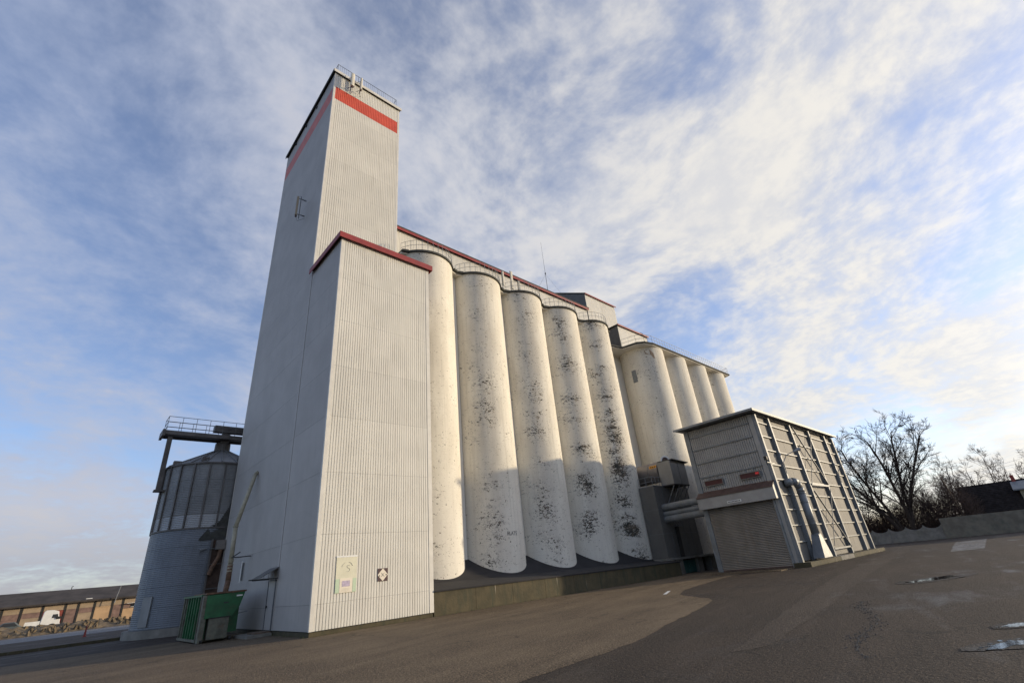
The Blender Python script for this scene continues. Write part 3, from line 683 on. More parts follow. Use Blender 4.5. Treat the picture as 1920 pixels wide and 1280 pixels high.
pr_ = MB().add([(32.7, gy0-.12, 30.92), (38.9, gy0-.12, 30.92), (38.9, 13.1, 34.2), (32.7, 13.1, 34.2), (32.7, gy0-.12, 31.02), (38.9, gy0-.12, 31.02), (38.9, 13.1, 34.3), (32.7, 13.1, 34.3)], [(3, 2, 1, 0), (4, 5, 6, 7), (0, 1, 5, 4), (1, 2, 6, 5), (2, 3, 7, 6), (3, 0, 4, 7)]).build('roof', 'roofdark', ph)
MB().box(32.7, 38.95, gy0-.17, gy0-.12, 30.86, 31.02).build('fascia', 'redtrim', pr_)
# ------------------------------------------------------------------ second group of silos (lower, standing forward)
H2, X2, S2, R2, Y2 = 22.6, 37.25, 5.1, 2.5, 4.0
labels2 = ['wider lower silo with a bare brown patch under its rim, first of the far row', 'second silo of the lower far row behind the shed roof', 'third silo of the lower far row behind the shed roof', 'last silo at the far end of the lower row']
for i in range(4):
    cx = X2+i*S2
    t = thing('concrete_silo', (cx, Y2, 0), labels2[i], 'silo', 'lower silos of the far row')
    cyl_wall(t, cx, Y2, R2, .9, H2-.1, R_(-135), i*2.31+11.7, .5 if i == 0 else .35)
    if i == 0:
        MB().extr([(R2*1.004*math.cos(R_(a))+cx, R2*1.004*math.sin(R_(a))+Y2, z) for a, z in ((-140, 21.9), (-133, 22.1), (-124, 22.0), (-117, 21.6), (-115, 20.95), (-120, 21.05), (-124, 21.4), (-132, 21.45), (-138, 21.55))], (-.0, .02, 0)).build('bare_patch', 'patchwall', t)
        a = R_(-160); MB().extr([((R2+.01)*math.cos(R_(q))+cx, (R2+.01)*math.sin(R_(q))+Y2, z) for q, z in ((-183, 18.6), (-171, 18.6), (-171, 20.0), (-183, 20.0))], (-.03, -.01, 0)).build('hatch', 'steelcol', t)
fr = Y2-R2-.15
sl2 = thing('roof_slab', (40, Y2, H2), 'thin dark edged roof slab with railing over the lower far row of silos', 'roof')
MB().prism([(30.9, 7.0), (30.9, 4.3), (33.6, 3.9), (34.0, 2.3), (34.7, fr+.3), (35.9, fr), (X2+3*S2+2.2, fr), (X2+3*S2+2.5, fr+1.2), (X2+3*S2+2.5, 12), (30.9, 12)], H2-.10, H2+.06).build('slab', 'roofdark', sl2)
so_ = MB().prism([(31.0, 7), (31.0, 4.45), (33.7, 4.05), (34.12, 2.4), (34.8, fr+.42), (35.95, fr+.12), (X2+3*S2+2.05, fr+.12), (X2+3*S2+2.35, fr+1.3), (X2+3*S2+2.35, 11.8), (31.0, 11.8)], H2-.2, H2-.105).build('soffit', 'silo', sl2); so_['seed'] = 6.; so_['flake'] = .1
rl = MB(); pth = [(33.7, 3.95), (34.1, 2.4), (34.75, fr+.38), (35.9, fr+.1), (X2+3*S2+2.1, fr+.1), (X2+3*S2+2.35, fr+1.2), (X2+3*S2+2.35, 6)]
for zz in (.5, .95): rl.tube([(x, y, H2+zz) for x, y in pth], .02, 4)
for a, b_ in zip(pth, pth[1:]):
    k = max(1, int(math.dist(a, b_)/.55))
    for q in range(k+1): x = a[0]+(b_[0]-a[0])*q/k; y = a[1]+(b_[1]-a[1])*q/k; rl.cone((x, y, H2+.06), (x, y, H2+.95), .014, .014, 4)
rl.build('guard_rail', 'galv', sl2)
bw2 = MB().box(30.85, X2+3*S2+2.2, Y2+1.6, 11, .9, H2-.21)
for i in range(1, 4): bw2.box(X2-S2/2+i*S2-.15, X2-S2/2+i*S2+.15, Y2-1.2, Y2+1, .9, H2-.21)
wv = bw2.build('silo_back_wall', 'silo'); tag(wv, 'cream concrete wall closing the gap behind the lower far silos', 'wall'); wv['seed'] = 9.; wv['flake'] = .3
# gallery 2
g2 = thing('roof_gallery', (36, 3, H2), 'short ribbed gallery with dark end wall and red roof edge above the lower silos', 'building')
MB().box(34.06, 40.2, 4.26, 9, H2+.07, 25.5).build('core_wall', 'dark', g2); ribbed(g2, (34.0, 4.2, 0), (1, 0, 0), (0, -1, 0), 6.0, H2+.07, 25.6, 'clad', .15)
ribbed(g2, (34.0, 6.8, 0), (0, -1, 0), (-1, 0, 0), 2.6, H2+.07, 25.6, 'bluegrey', .15)
r2_ = MB().box(33.85, 40.2, 4.05, 9, 25.62, 25.72).build('roof', 'roofdark', g2); MB().box(33.85, 40.25, 4.0, 4.05, 25.56, 25.74).build('fascia', 'redtrim', r2_)
MB().box(38.6, 39.2, 4.1, 4.5, 25.73, 25.9).build('roof_vent', 'roofdark', g2)

# ------------------------------------------------------------------ box room, tank, pipes between the groups
kb = thing('intake_block', (31, .9, 1.2), 'dark grey sheet clad block carrying the tank and box room between the silo rows', 'building')
MB().prism([(28.75, 2.35), (28.75, .9), (34.5, .9), (34.5, 3.4), (30.7, 3.4)], 1.26, 6.9).build('clad_wall', 'bluegrey', kb)
for x in (28.9, 30.0, 31.1, 32.2, 33.3, 34.4): MB().box(x-.012, x+.012, .885, .9, 1.26, 6.9).build('sheet_joint', 'rail', kb)
for zz in (3.1, 5.0): MB().box(28.735, 34.5, .885, .9, zz, zz+.025).box(28.735, 28.75, .9, 2.35, zz, zz+.025).build('sheet_joint', 'rail', kb)
MB().box(28.6, 36.8, .5, 3.2, 1.1, 1.25).build('floor_slab', 'panelconc', kb)
dd = MB().box(30.7, 31.25, .84, .895, 1.27, 3.6).build('door', 'black', kb); MB().box(30.5, 31.45, .5, .89, 3.62, 3.68).build('hood', 'rail', dd)
for x in (30.6, 30.98, 31.35): MB().cone((x, .55, 3.68), (x, .87, 4.2), .018, .018, 5).build('stay_rod', 'galv', kb)
pl = thing('intake_plinth', (31, .8, 0), 'dark concrete base with teal doors below the grey intake block', 'plinth')
MB().box(29.4, 30.5, .7, 1.3, -.05, 1.09).build('pier', 'panelconc', pl); MB().box(32.9, 33.7, .7, 1.3, -.05, 1.09).build('pier', 'panelconc', pl)
MB().box(35.2, 36.6, .7, 1.3, -.05, 1.09).build('pier', 'panelconc', pl); MB().box(28.8, 36.6, 1.32, 3, -.05, 1.09).build('back_wall', 'moss', pl)
MB().box(30.55, 31.65, .95, 1.0, .02, .98).build('door', 'teal', pl); MB().box(31.75, 32.85, .95, 1.0, .02, .98).build('door', 'teal', pl)
tk = thing('dust_tank', (31.4, 2.2, 8.4), 'rounded grey tank with an orange label above the grey intake block', 'tank')
MB().cone((31.25, 1.1, 8.35), (31.5, 4.0, 8.35), .9, .9, 32).build('tank_body', 'tank', tk)
MB().cone((31.33, 2.1, 8.35), (31.335, 2.16, 8.35), .925, .925, 32).build('tank_band', 'tank', tk)
MB().bar((30.43, 1.2, 8.75), (30.47, 1.95, 8.75), .03, .22, (0, 0, 1)).build('label_plate', 'orange', tk)
for k in range(3): MB().bar((30.405, 1.32+k*.2, 8.75), (30.41, 1.42+k*.2, 8.75), .02, .09, (0, 0, 1)).build('label_mark', 'print', tk)
wh = MB(); rc = Vector((31.1, .55, 9.15)); e1 = Vector((.86, -.5, 0)); e2 = Vector((0, 0, 1))
for k in range(24):
    a, b_ = 2*math.pi*k/24, 2*math.pi*(k+1)/24; wh.bar(rc+e1*(.4*math.cos(a))+e2*(.4*math.sin(a)), rc+e1*(.4*math.cos(b_))+e2*(.4*math.sin(b_)), .14, .05, (-.5, -.86, 0))
wh.build('inlet_ring', 'white', tk); MB().cone(rc, rc+Vector((.03, .05, 0)), .38, .38, 20).build('inlet_mesh', 'redbrown', tk)
tr = MB(); pp = [(28.8, 2.3), (28.8, .95), (30.35, .95)]
for zz in (.05, .4, .8): tr.tube([(x, y, 6.92+zz) for x, y in pp], .022, 5)
for x, y in ((28.8, 2.3), (28.8, 1.6), (28.8, .95), (29.35, .95), (29.9, .95), (30.35, .95)): tr.cone((x, y, 6.92), (x, y, 7.72), .022, .022, 5)
pf = thing('tank_platform', (29.6, 1.6, 6.9), 'small railed platform under the grey tank', 'platform')
MB().prism([(28.78, 2.4), (28.72, .87), (30.45, .87), (30.9, 3.2)], 6.91, 6.95).build('deck', 'rail', pf); tr.build('guard_rail', 'galv', pf)
bx = thing('box_room', (31.7, -.2, 7), 'grey sheet metal box room with dark roof jutting out beside the lower silos', 'building')
MB().box(30.4, 33.0, -.2, 1.05, 7.0, 9.0).build('wall', 'boxgrey', bx)
MB().add([(30.6, -.38, 9.04), (33.4, -.38, 8.92), (33.4, 1.1, 8.92), (30.6, 1.1, 9.04), (30.6, -.38, 9.12), (33.4, -.38, 9.0), (33.4, 1.1, 9.0), (30.6, 1.1, 9.12)], [(3, 2, 1, 0), (4, 5, 6, 7), (0, 1, 5, 4), (1, 2, 6, 5), (2, 3, 7, 6), (3, 0, 4, 7)]).build('roof', 'roofdark', bx)
MB().box(30.38, 33.02, -.22, 1.05, 6.9, 6.985).build('floor_frame', 'black', bx)
MB().box(31.7, 31.73, -.215, -.2, 7.0, 9.0).build('sheet_joint', 'rail', bx)
for x in (30.45, 31.3, 32.1, 32.95): MB().bar((x, -.15, 6.92), (x-.1, .88, 5.3), .06, .06).build('brace', 'rail', bx)
MB().box(32.3, 32.6, -.05, .1, 6.6, 6.8).build('lamp_head', 'galv', bx)
for k, (z, rr) in enumerate(((5.15, .27), (4.62, .2), (4.2, .27))):
    t = thing('conveyor_pipe', (28, -.9, z), ['upper dark pipe running from the intake block to the shed', 'middle thin pipe running from the intake block to the shed', 'lowest dark pipe running from the intake block to the shed'][k], 'pipe', 'pipes from block to shed')
    MB().cone((29.6, .88, z), (28.9, -3.12, z+.02), rr, rr, 16).build('tube', 'steelcol', t, smooth=False); MB().cone((29.6, .89, z), (29.58, .8, z), rr+.05, rr+.05, 16).build('flange', 'rail', t)
    t.rotation_euler = (0, 0, 0)

# ------------------------------------------------------------------ loading shed
XS, XE, YN, YF, ZS, HSH = 28.5, 47.3, -8.75, -3.15, .33, 10.55
sh = thing('loading_shed', (XS, YN, 0), 'grey steel framed loading shed with a roller door standing before the silos', 'building')
MB().box(XS+.05, XE-.05, YN+.05, YF, ZS, HSH-.05).build('core_wall', 'dark', sh)
# long side: flat panels between girts and columns
colx = [28.62, 31.15, 35.65, 40.3, 44.75, 47.2]
gz = [ZS, 1.52, 2.58, 3.62, 4.66, 5.70, 6.74, 7.78, 8.84, 9.9, 10.5]
for xa, xb in zip(colx, colx[1:]):
    for za, zb_ in zip(gz, gz[1:]):
        n_ = 1 if xb-xa < 3 else 2
        for q in range(n_):
            a = xa+(xb-xa)*q/n_; b_ = xa+(xb-xa)*(q+1)/n_
            MB().box(a+.01, b_-.01, YN, YN+.04, za+.01, zb_-.01).build('wall_panel', 'aluplain', sh)
for x in colx: MB().box(x-.13, x+.13, YN-.26, YN-.002, ZS-.05, HSH-.15).build('column', 'steelcol', sh, bevel=.01)
for za in gz[1:-1]:
    for xa, xb in zip(colx, colx[1:]):
        MB().box(xa+.135, xb-.135, YN-.12, YN-.002, za-.04, za+.04).build('girt', 'steelcol', sh)
MB().box(colx[0], colx[-1], YN-.16, YN-.002, HSH-.14, HSH-.03).build('eaves_beam', 'steelcol', sh)
for a, b_ in (((36.0, 10.2), (40.2, 5.65)), ((35.85, 5.0), (40.2, .75)), ((40.25, 10.0), (35.85, 5.6)), ((40.2, 5.3), (35.85, 1.0))):
    MB().bar((a[0], YN-.30, a[1]), (b_[0], YN-.30, b_[1]), .06, .11, (0, 1, 0)).build('brace', 'steelcol', sh) if a[0] < b_[0] else MB().bar((a[0], YN-.34, a[1]), (b_[0], YN-.34, b_[1]), .03, .05, (0, 1, 0)).build('brace', 'steelcol', sh)
MB().box(35.8, 40.2, YN-.34, YN-.262, 5.46, 5.6).build('brace_beam', 'steelcol', sh); MB().box(35.8, 40.2, YN-.3, YN-.262, .72, .84).build('brace_beam', 'steelcol', sh)
# end wall: ribbed sheets and girts
gl = [5.62, 6.70, 7.78, 8.84, 9.86, 10.45]
for za, zb_ in zip([4.4]+gl[1:-1] if False else gl[:-1], gl[1:]): ribbed(sh, (XS, YF, 0), (0, -1, 0), (-1, 0, 0), YF-YN-.2, za+.01, zb_-.01, 'shedside', .17, .06, .045)
for z in gl[1:-1]: MB().box(XS-.09, XS-.005, YN+.35, YF-.45, z-.04, z+.04).build('girt', 'steelcol', sh)
MB().box(XS-.07, XS+.05, YF-.35, YF+.02, 0.05, HSH-.1).build('corner_column', 'steelcol', sh); MB().box(XS-.05, XS+.04, YN-.02, YN+.3, ZS-.3, HSH-.1).build('corner_column', 'shedside', sh)
# roof: low slope sheet
rfm = MB().box(XS-1.0, XE+.55, YN-.5, YF+.35, HSH, HSH+.07)
sr = rfm.build('roof', 'steelcol', sh)
for k in range(28):
    xa = XS-1.0+k*(XE-XS+1.55)/28; MB().box(xa, xa+.14, YN-.52, YF+.36, HSH+.07, HSH+.11).build('roof_rib', 'rail', sr)
MB().box(XS-1.04, XS-1.0, YN-.5, YF+.35, HSH-.06, HSH+.1).build('verge_trim', 'steelcol', sr); MB().box(XS-1.0, XE+.55, YN-.56, YN-.5, HSH-.06, HSH+.12).build('eaves_gutter', 'steelcol', sr)
# hood over door
hd = MB(); hd.extr([(27.95, YF+.05, 5.18), (28.5, YF+.05, 5.6), (28.5, YF+.05, 4.36), (27.95, YF+.05, 4.36)], (0, YN-YF-.15, 0)); hood = hd.build('door_hood', 'shedside', sh)
MB().add([(27.9, YF+.08, 5.2), (28.52, YF+.08, 5.64), (28.52, YN-.12, 5.64), (27.9, YN-.12, 5.2), (27.9, YF+.08, 5.14), (28.52, YF+.08, 5.58), (28.52, YN-.12, 5.58), (27.9, YN-.12, 5.14)],
         [(0, 1, 2, 3), (7, 6, 5, 4), (0, 3, 7, 4), (1, 5, 6, 2), (3, 2, 6, 7), (0, 4, 5, 1)]).build('hood_roof', 'redbrown', hood)
MB().box(27.92, 27.946, -6.45, -5.4, 4.52, 4.68).build('name_plate', 'white', hood)
for k in range(9): MB().box(27.912, 27.918, -6.36+k*.105, -6.29+k*.105, 4.56, 4.64).build('plate_letter', 'print', hood)
# roller shutter
rsd = MB(); zlo, zhi = .12, 4.36; N_ = 40
dm = MB(); prof = []
for k in range(N_):
    z = zlo+(zhi-zlo)*k/N_; dz_ = (zhi-zlo)/N_
    prof += [(.06, z), (.06, z+dz_*.1), (-.06, z+dz_*.3), (-.04, z+dz_*.9)]
prof.append((0, zhi))
vs = [(XS-.02+p[0], y, p[1]) for y in (YF-.35, YN+.35) for p in prof]; L = len(prof)
rsh = dm.add(vs, [(i, L+i, L+i+1, i+1) for i in range(L-1)]).build('roller_door', 'shutter', sh, fix=False)
MB().box(XS-.12, XS+.03, YF-.36, YF-.22, .02, 4.36).build('door_rail', 'steelcol', rsh); MB().box(XS-.12, XS+.03, YN+.24, YN+.38, .02, 4.36).build('door_rail', 'steelcol', rsh)
MB().box(XS-.09, XS-.02, YN+.38, YF-.36, .06, .16).build('bottom_bar', 'redbrown', rsh)
for ya, yb, lb in ((-3.9, -5.3, 'dark red display board in a pale frame above the door, nearer the silos'), (-6.7, -8.1, 'dark red display board with a lit corner above the door, nearer the shed corner')):
    t = thing('display_board', (28.4, ya, 6.1), lb, 'sign', 'display boards above the shed door')
    MB().box(28.36, 28.42, yb, ya, 6.02, 6.36).build('screen', 'signred', t)
    fr_ = MB().box(28.33, 28.43, yb-.05, ya+.05, 6.36, 6.41).box(28.33, 28.43, yb-.05, ya+.05, 5.97, 6.02).box(28.33, 28.43, yb-.05, yb, 6.02, 6.36).box(28.33, 28.43, ya, ya+.05, 6.02, 6.36); fr_.build('frame', 'panelconc', t)
    MB().box(28.38, 28.42, (ya+yb)/2+.3, (ya+yb)/2+.34, 6.41, 6.75).box(28.38, 28.42, (ya+yb)/2-.34, (ya+yb)/2-.3, 6.41, 6.75).build('hanger', 'galv', t)
    if ya < -5: 
        lm_ = bpy.data.materials.new('lit_red'); lm_.use_nodes = True; bb = lm_.node_tree.nodes['Principled BSDF']; bb.inputs['Base Color'].default_value = (.6, .03, .03, 1); bb.inputs['Emission Color'].default_value = (1, .05, .05, 1); bb.inputs['Emission Strength'].default_value = .12
        MB().box(28.345, 28.358, yb+.04, yb+.28, 6.18, 6.32).build('lit_segment', lm_, t)
# duct on the long wall
du = thing('exhaust_duct', (31.2, -9.3, .4), 'silver elbowed exhaust duct with a flared hood against the shed wall', 'duct')
MB().tube([(30.5, -8.8, 5.45), (30.75, -9.3, 5.5), (31.15, -9.4, 5.45), (31.45, -9.4, 5.1), (31.5, -9.4, 4.7)], .27, 16).build('elbow', 'galv', du, smooth=True)
MB().tube([(31.5, -9.4, 4.7), (31.5, -9.4, 1.9)], .27, 16).build('pipe', 'galv', du, smooth=True)
for z in (4.7, 4.05, 2.6, 1.9): MB().cone((31.5, -9.4, z-.03), (31.5, -9.4, z+.03), .3, .3, 16).build('band', 'galv', du)
hp = MB(); hp.add([(31.25, -9.65, 1.88), (31.75, -9.65, 1.88), (31.75, -9.15, 1.88), (31.25, -9.15, 1.88), (30.55, -9.75, .4), (32.3, -9.75, .4), (32.3, -9.05, .4), (30.55, -9.05, .4)], [(0, 1, 2, 3), (4, 7, 6, 5), (0, 4, 5, 1), (1, 5, 6, 2), (2, 6, 7, 3), (3, 7, 4, 0)])
hp.build('flared_hood', 'galv', du)
def arm_lamp(x, z, lb, k=1.0):
    t = thing('arm_lamp', (x, YN-.2, z), lb, 'lamp', 'arm lamps on the shed wall')
    MB().tube([(x, YN-.27, z-.9*k), (x, YN-.3, z), (x+.25*k, YN-.6*k, z+.5*k), (x+.9*k, YN-1.0*k, z+.75*k)], .03, 6).build('arm', 'galv', t)
    MB().cone((x+.85*k, YN-.98*k, z+.72*k), (x+1.45*k, YN-1.3*k, z+.92*k), .06*k, .15*k, 10).build('lamp_head', 'galv', t)
arm_lamp(31.15, 7.0, 'larger arm lamp on the second column of the shed wall', .95); arm_lamp(44.75, 7.0, 'farther arm lamp near the far end of the shed wall', 1.1)
t = thing('floodlight', (28.3, -8.8, 6.8), 'small dark floodlight on the shed corner beside the display board', 'lamp')
MB().box(27.95, 28.2, -9.05, -8.85, 6.95, 7.2).build('lamp_head', 'black', t); MB().bar((28.1, -8.95, 6.95), (28.45, -8.78, 6.75), .04, .04).bar((28.1, -8.95, 6.8), (29.0, -9.1, 6.72), .04, .04).build('bracket', 'rail', t)
pl2 = thing('shed_plinth', (38, -9, 0), 'mossy low concrete ledge under the long shed wall', 'plinth')
for i in range(6):
    xa = 28.3+i*(48.2-28.3)/6; MB().box(xa, xa+(48.2-28.3)/6-.015, YN-.75, YN+.3, -.05, ZS-.04).build('ledge_block', 'moss' if i != 2 else 'panelconc', pl2)
t = MB().prism([(25.9, YN+.3), (28.45, YN+.3), (28.45, YF), (26.5, YF)], -.02, .045).build('door_ramp', 'oldasphalt'); t['kind'] = 'structure'

# ------------------------------------------------------------------ steel grain bin on the left
BC = Vector((-.5, 18.9, 0)); BR = 3.18
sb = thing('steel_bin', tuple(BC), 'round galvanised steel grain bin with conical roof behind the tower', 'grain bin')
def corr_cyl(z0, z1, pitch, amp, m, name, R=BR):
    mb = MB(); n = 48; rows = int((z1-z0)/pitch*2); vs = []; fs = []
    for j in range(rows+1):
        z = z0+(z1-z0)*j/rows; rr = R+(amp if j % 2 else 0)
        for i in range(n): a = 2*math.pi*i/n; vs.append((BC.x+rr*math.cos(a), BC.y+rr*math.sin(a), z))
    for j in range(rows):
        for i in range(n): fs.append((j*n+i, j*n+(i+1) % n, (j+1)*n+(i+1) % n, (j+1)*n+i))
    return mb.add(vs, fs).build(name, m, sb, fix=False)
zc = [.45, 1.55, 2.65, 3.75, 4.85, 5.9]
for a, b_ in zip(zc, zc[1:]): corr_cyl(a, b_-.01, .105, .009, 'binlow', 'wall_ring', BR+.03)
zc = [5.95, 6.8, 7.9, 9.0, 10.1]
for k, (a, b_) in enumerate(zip(zc, zc[1:])): corr_cyl(a, b_-.01, .105, .015, 'binband' if k == 0 else 'binup', 'wall_ring')
MB().cone((BC.x, BC.y, 5.88), (BC.x, BC.y, 5.96), BR+.09, BR+.09, 48).build('stiffener_ring', 'stiff', sb); MB().cone((BC.x, BC.y, 10.06), (BC.x, BC.y, 10.16), BR+.12, BR+.12, 48).build('eave_ring', 'stiff', sb)
for i in range(22):
    a = 2*math.pi*(i+.3)/22; x, y = BC.x+(BR+.05)*math.cos(a), BC.y+(BR+.05)*math.sin(a)
    MB().bar((x, y, 5.97), (x, y, 10.05), .10, .09, (-math.sin(a), math.cos(a), 0)).build('stiffener', 'stiff', sb)
rfb = MB(); n = 22
for i in range(n):
    a, b_ = 2*math.pi*i/n, 2*math.pi*(i+1)/n; q = .015
    s_ = MB(); s_.add([(BC.x+(BR+.12)*math.cos(a+q), BC.y+(BR+.12)*math.sin(a+q), 10.14), (BC.x+(BR+.12)*math.cos(b_-q), BC.y+(BR+.12)*math.sin(b_-q), 10.14), (BC.x+.5*math.cos(b_-q), BC.y+.5*math.sin(b_-q), 11.6), (BC.x+.5*math.cos(a+q), BC.y+.5*math.sin(a+q), 11.6)], [(0, 1, 2, 3)])
    s_.build('roof_sheet', 'binup', sb, fix=False)
    MB().bar((BC.x+(BR+.13)*math.cos(a), BC.y+(BR+.13)*math.sin(a), 10.17), (BC.x+.5*math.cos(a), BC.y+.5*math.sin(a), 11.64), .05, .06).build('roof_rib', 'binup', sb)
MB().cone((BC.x, BC.y, 11.52), (BC.x, BC.y, 12.2), .52, .5, 20).build('top_collar', 'stiff', sb)
for i in range(8):
    a = 2*math.pi*(i+.35)/8; x, y = BC.x+(BR-.35)*math.cos(a), BC.y+(BR-.35)*math.sin(a)
    MB().box(x-.22, x+.22, y-.22, y+.22, 10.2, 10.55).build('roof_vent', 'stiff', sb)
MB().cone((BC.x, BC.y, -.1), (BC.x, BC.y, .44), BR+.35, BR+.35, 40).build('foundation', 'panelconc', sb)
bd = MB().box(BC.x-BR-.12, BC.x-BR+.9, BC.y-2.2, BC.y-1.2, .5, 2.3); 
a = R_(-150); MB().bar((BC.x+(BR+.06)*math.cos(a), BC.y+(BR+.06)*math.sin(a), .6), (BC.x+(BR+.06)*math.cos(a), BC.y+(BR+.06)*math.sin(a), 2.2), .7, .06, (-math.cos(a), -math.sin(a), 0)).build('access_door', 'binup', sb)
# catwalk
cw = thing('catwalk', (-4.1, 18.4, 12.3), 'steel catwalk with conveyor and handrails bridging over the bin top', 'catwalk')
MB().box(-4.35, 2.5, 17.75, 17.9, 12.32, 12.6).build('beam', 'stiff', cw); MB().box(-4.35, 2.5, 19.0, 19.15, 12.32, 12.6).build('beam', 'stiff', cw)
MB().box(-4.35, 2.5, 17.9, 19.0, 12.45, 12.55).build('deck', 'rail', cw); MB().box(-4.5, -4.35, 17.7, 19.2, 12.2, 12.65).build('end_beam', 'stiff', cw)
MB().box(-1.35, 2.5, 18.15, 18.75, 12.95, 13.4).build('conveyor_trough', 'stiff', cw); MB().box(-.75, -.25, 18.3, 18.7, 12.15, 12.95).build('outlet_spout', 'stiff', cw)
cr = MB()
for yy in (17.8, 19.1):
    for zz in (12.85, 13.2, 13.6): cr.tube([(-4.3, yy, zz), (2.5, yy, zz)], .022, 4)
    for k in range(9): cr.cone((-4.3+k*.85, yy, 12.6), (-4.3+k*.85, yy, 13.6), .02, .02, 4)
for zz in (12.85, 13.2, 13.6): cr.tube([(-4.3, 17.8, zz), (-4.3, 19.1, zz)], .022, 4)
cr.build('handrail', 'rail', cw)
MB().box(-4.1, -3.82, 18.05, 18.35, 8.6, 12.24).build('support_leg', 'stiff', cw); MB().box(-4.2, -3.6, 18.0, 18.5, 8.5, 8.62).build('leg_foot', 'stiff', cw)
# lean-to between bin and tower
le = thing('lean_to', (0, 16.5, 0), 'dark lean-to with a sloping canopy squeezed between tower and steel bin', 'shed')
MB().add([(-1.5, 15.75, 5.25), (-.1, 15.62, 5.25), (1.2, 15.62, 7.9), (.3, 15.75, 7.9), (-1.3, 17.6, 5.35), (1.2, 17.6, 7.9), (-1.5, 15.75, 5.15), (-.1, 15.62, 5.15)], [(0, 1, 2, 3), (0, 3, 5, 4), (0, 6, 7, 1)]).build('canopy', 'roofdark', le)
MB().box(-.72, -.02, 15.60, 15.68, 0, 5.15).build('wall', 'brushwood', le); MB().box(-.80, -.70, 15.52, 15.60, 0, 5.2).build('post', 'stiff', le)
MB().box(-.70, -.02, 15.56, 15.59, 2.3, 2.36).box(-.70, -.02, 15.56, 15.59, 3.7, 3.75).build('rail', 'stiff', le)
sc_ = thing('chute_box', (-.35, 15.8, 4.4), 'small grey chute box with a bent spout under the lean-to canopy', 'chute')
MB().box(-.55, -.05, 15.2, 15.5, 4.55, 5.1).build('box', 'tank', sc_); MB().tube([(-.25, 15.35, 4.55), (-.3, 15.35, 4.1), (-.58, 15.35, 3.5), (-.68, 15.35, 3.1)], .12, 10).build('spout', 'rust', sc_)
t = thing('bin_lamp', (-1.5, 15.6, 4.6), 'small lamp arm sticking out beside the chute box', 'lamp')
MB().tube([(-.55, 15.4, 4.6), (-1.0, 15.4, 4.65)], .025, 5).build('arm', 'rail', t); MB().cone((-1.0, 15.6, 4.65), (-1.4, 15.55, 4.55), .05, .1, 8).build('lamp_head', 'galv', t)

# ------------------------------------------------------------------ green compactor container
gc = thing('waste_container', (-1.8, 8, 0), 'green steel compactor container with worn ribs by the tower side wall', 'container')
MB().box(-2.55, -1.5, 6.3, 10.2, .14, 1.86).build('body', 'green', gc, bevel=.02)
for i in range(8):
    y = 6.32+i*.53; MB().box(-2.64, -2.552, y, y+.10, .1, 1.88).build('side_rib', 'greenworn' if i in (0, 6, 7) else 'green', gc)
MB().box(-2.66, -1.45, 6.24, 10.26, 1.86, 1.94).build('top_rail', 'green', gc); MB().box(-2.66, -1.45, 6.24, 10.26, .06, .16).build('bottom_rail', 'greenworn', gc)
hp = MB(); hp.extr([(-2.5, 6.28, 1.88), (-.95, 6.28, 1.92), (-1.1, 6.28, 1.35), (-1.4, 6.28, .95), (-2.5, 6.28, .95)], (0, -.42, 0)); hp.build('hopper', 'green', gc)
MB().box(-2.56, -.9, 5.82, 8.4, 1.92, 1.99).build('hopper_rim', 'rust', gc)
MB().box(-1.5, -1.0, 6.35, 9.2, .3, 1.86).build('rear_body', 'green', gc); MB().box(-2.62, -2.42, 5.9, 6.24, .02, 1.9).build('corner_post', 'greenworn', gc); 
MB().box(-2.3, -1.5, 5.8, 6.26, .12, .93).build('power_box', 'greenworn', gc); MB().box(-2.34, -1.46, 5.78, 6.28, .93, .97).build('box_lid', 'black', gc)
for x, y in ((-2.6, 5.95), (-1.45, 5.95), (-2.6, 10.0), (-1.6, 10.0)): MB().cone((x+.06, y, .08), (x+.16, y, .08), .08, .08, 12).build('wheel', 'black', gc)
MB().box(-1.3, -1.05, 5.855, 5.86, 1.74, 1.80).build('label_mark', 'white', gc); MB().box(-1.8, -1.6, 5.855, 5.86, 1.5, 1.55).build('label_mark', 'print', gc)
MB().bar((-1.0, 6.6, 1.0), (-.6, 6.4, 1.06), .04, .04).build('handle', 'galv', gc)

# ------------------------------------------------------------------ far left: kerb, bank, warehouse, lorry
kb_ = MB()
for i in range(14): MB().box(-12.5+i*.62, -12.5+i*.62+.6, 20.0, 20.3, -.02, .16).build('kerb_stone', 'moss')['kind'] = 'structure'
eb = MB(); nx, ny = 120, 10; r = random.Random(3); vs = []
for j in range(ny):
    for i in range(nx):
        x = -60+i*.62; y = 56+j*.9; env = math.sin(math.pi*j/(ny-1))
        vs.append((x, y+r.uniform(-.2, .2), env*(.95+.35*math.sin(i*.31)*math.sin(i*.07)-.012*(x+12))*(1 if j not in (0, ny-1) else 0)+env*r.uniform(-.2, .25)-.02))
eb.add(vs, [(j*nx+i, j*nx+i+1, (j+1)*nx+i+1, (j+1)*nx+i) for j in range(ny-1) for i in range(nx-1)])
tag(eb.build('earth_bank', 'earth', fix=False), None, None, kind='structure')
rb = MB(); r = random.Random(9)
for i in range(420):
    x, y = r.uniform(-30, 8), r.uniform(56.3, 61); s_ = r.uniform(.06, .3); z = .55*math.sin(math.pi*min(1, (y-56)/8))
    rb.cone((x, y, z-.1), (x+r.uniform(-.3, .3), y, z+s_+.15), s_, s_*.5, 5)
tag(rb.build('rubble_heap', 'earth'), 'rubble and clods strewn along the low earth bank', None, kind='stuff')
wh_ = thing('warehouse', (-10, 75, 0), 'long low warehouse with dark pitched roof and patchwork brick infill panels', 'warehouse')
zE, zR = 3.35, 5.0
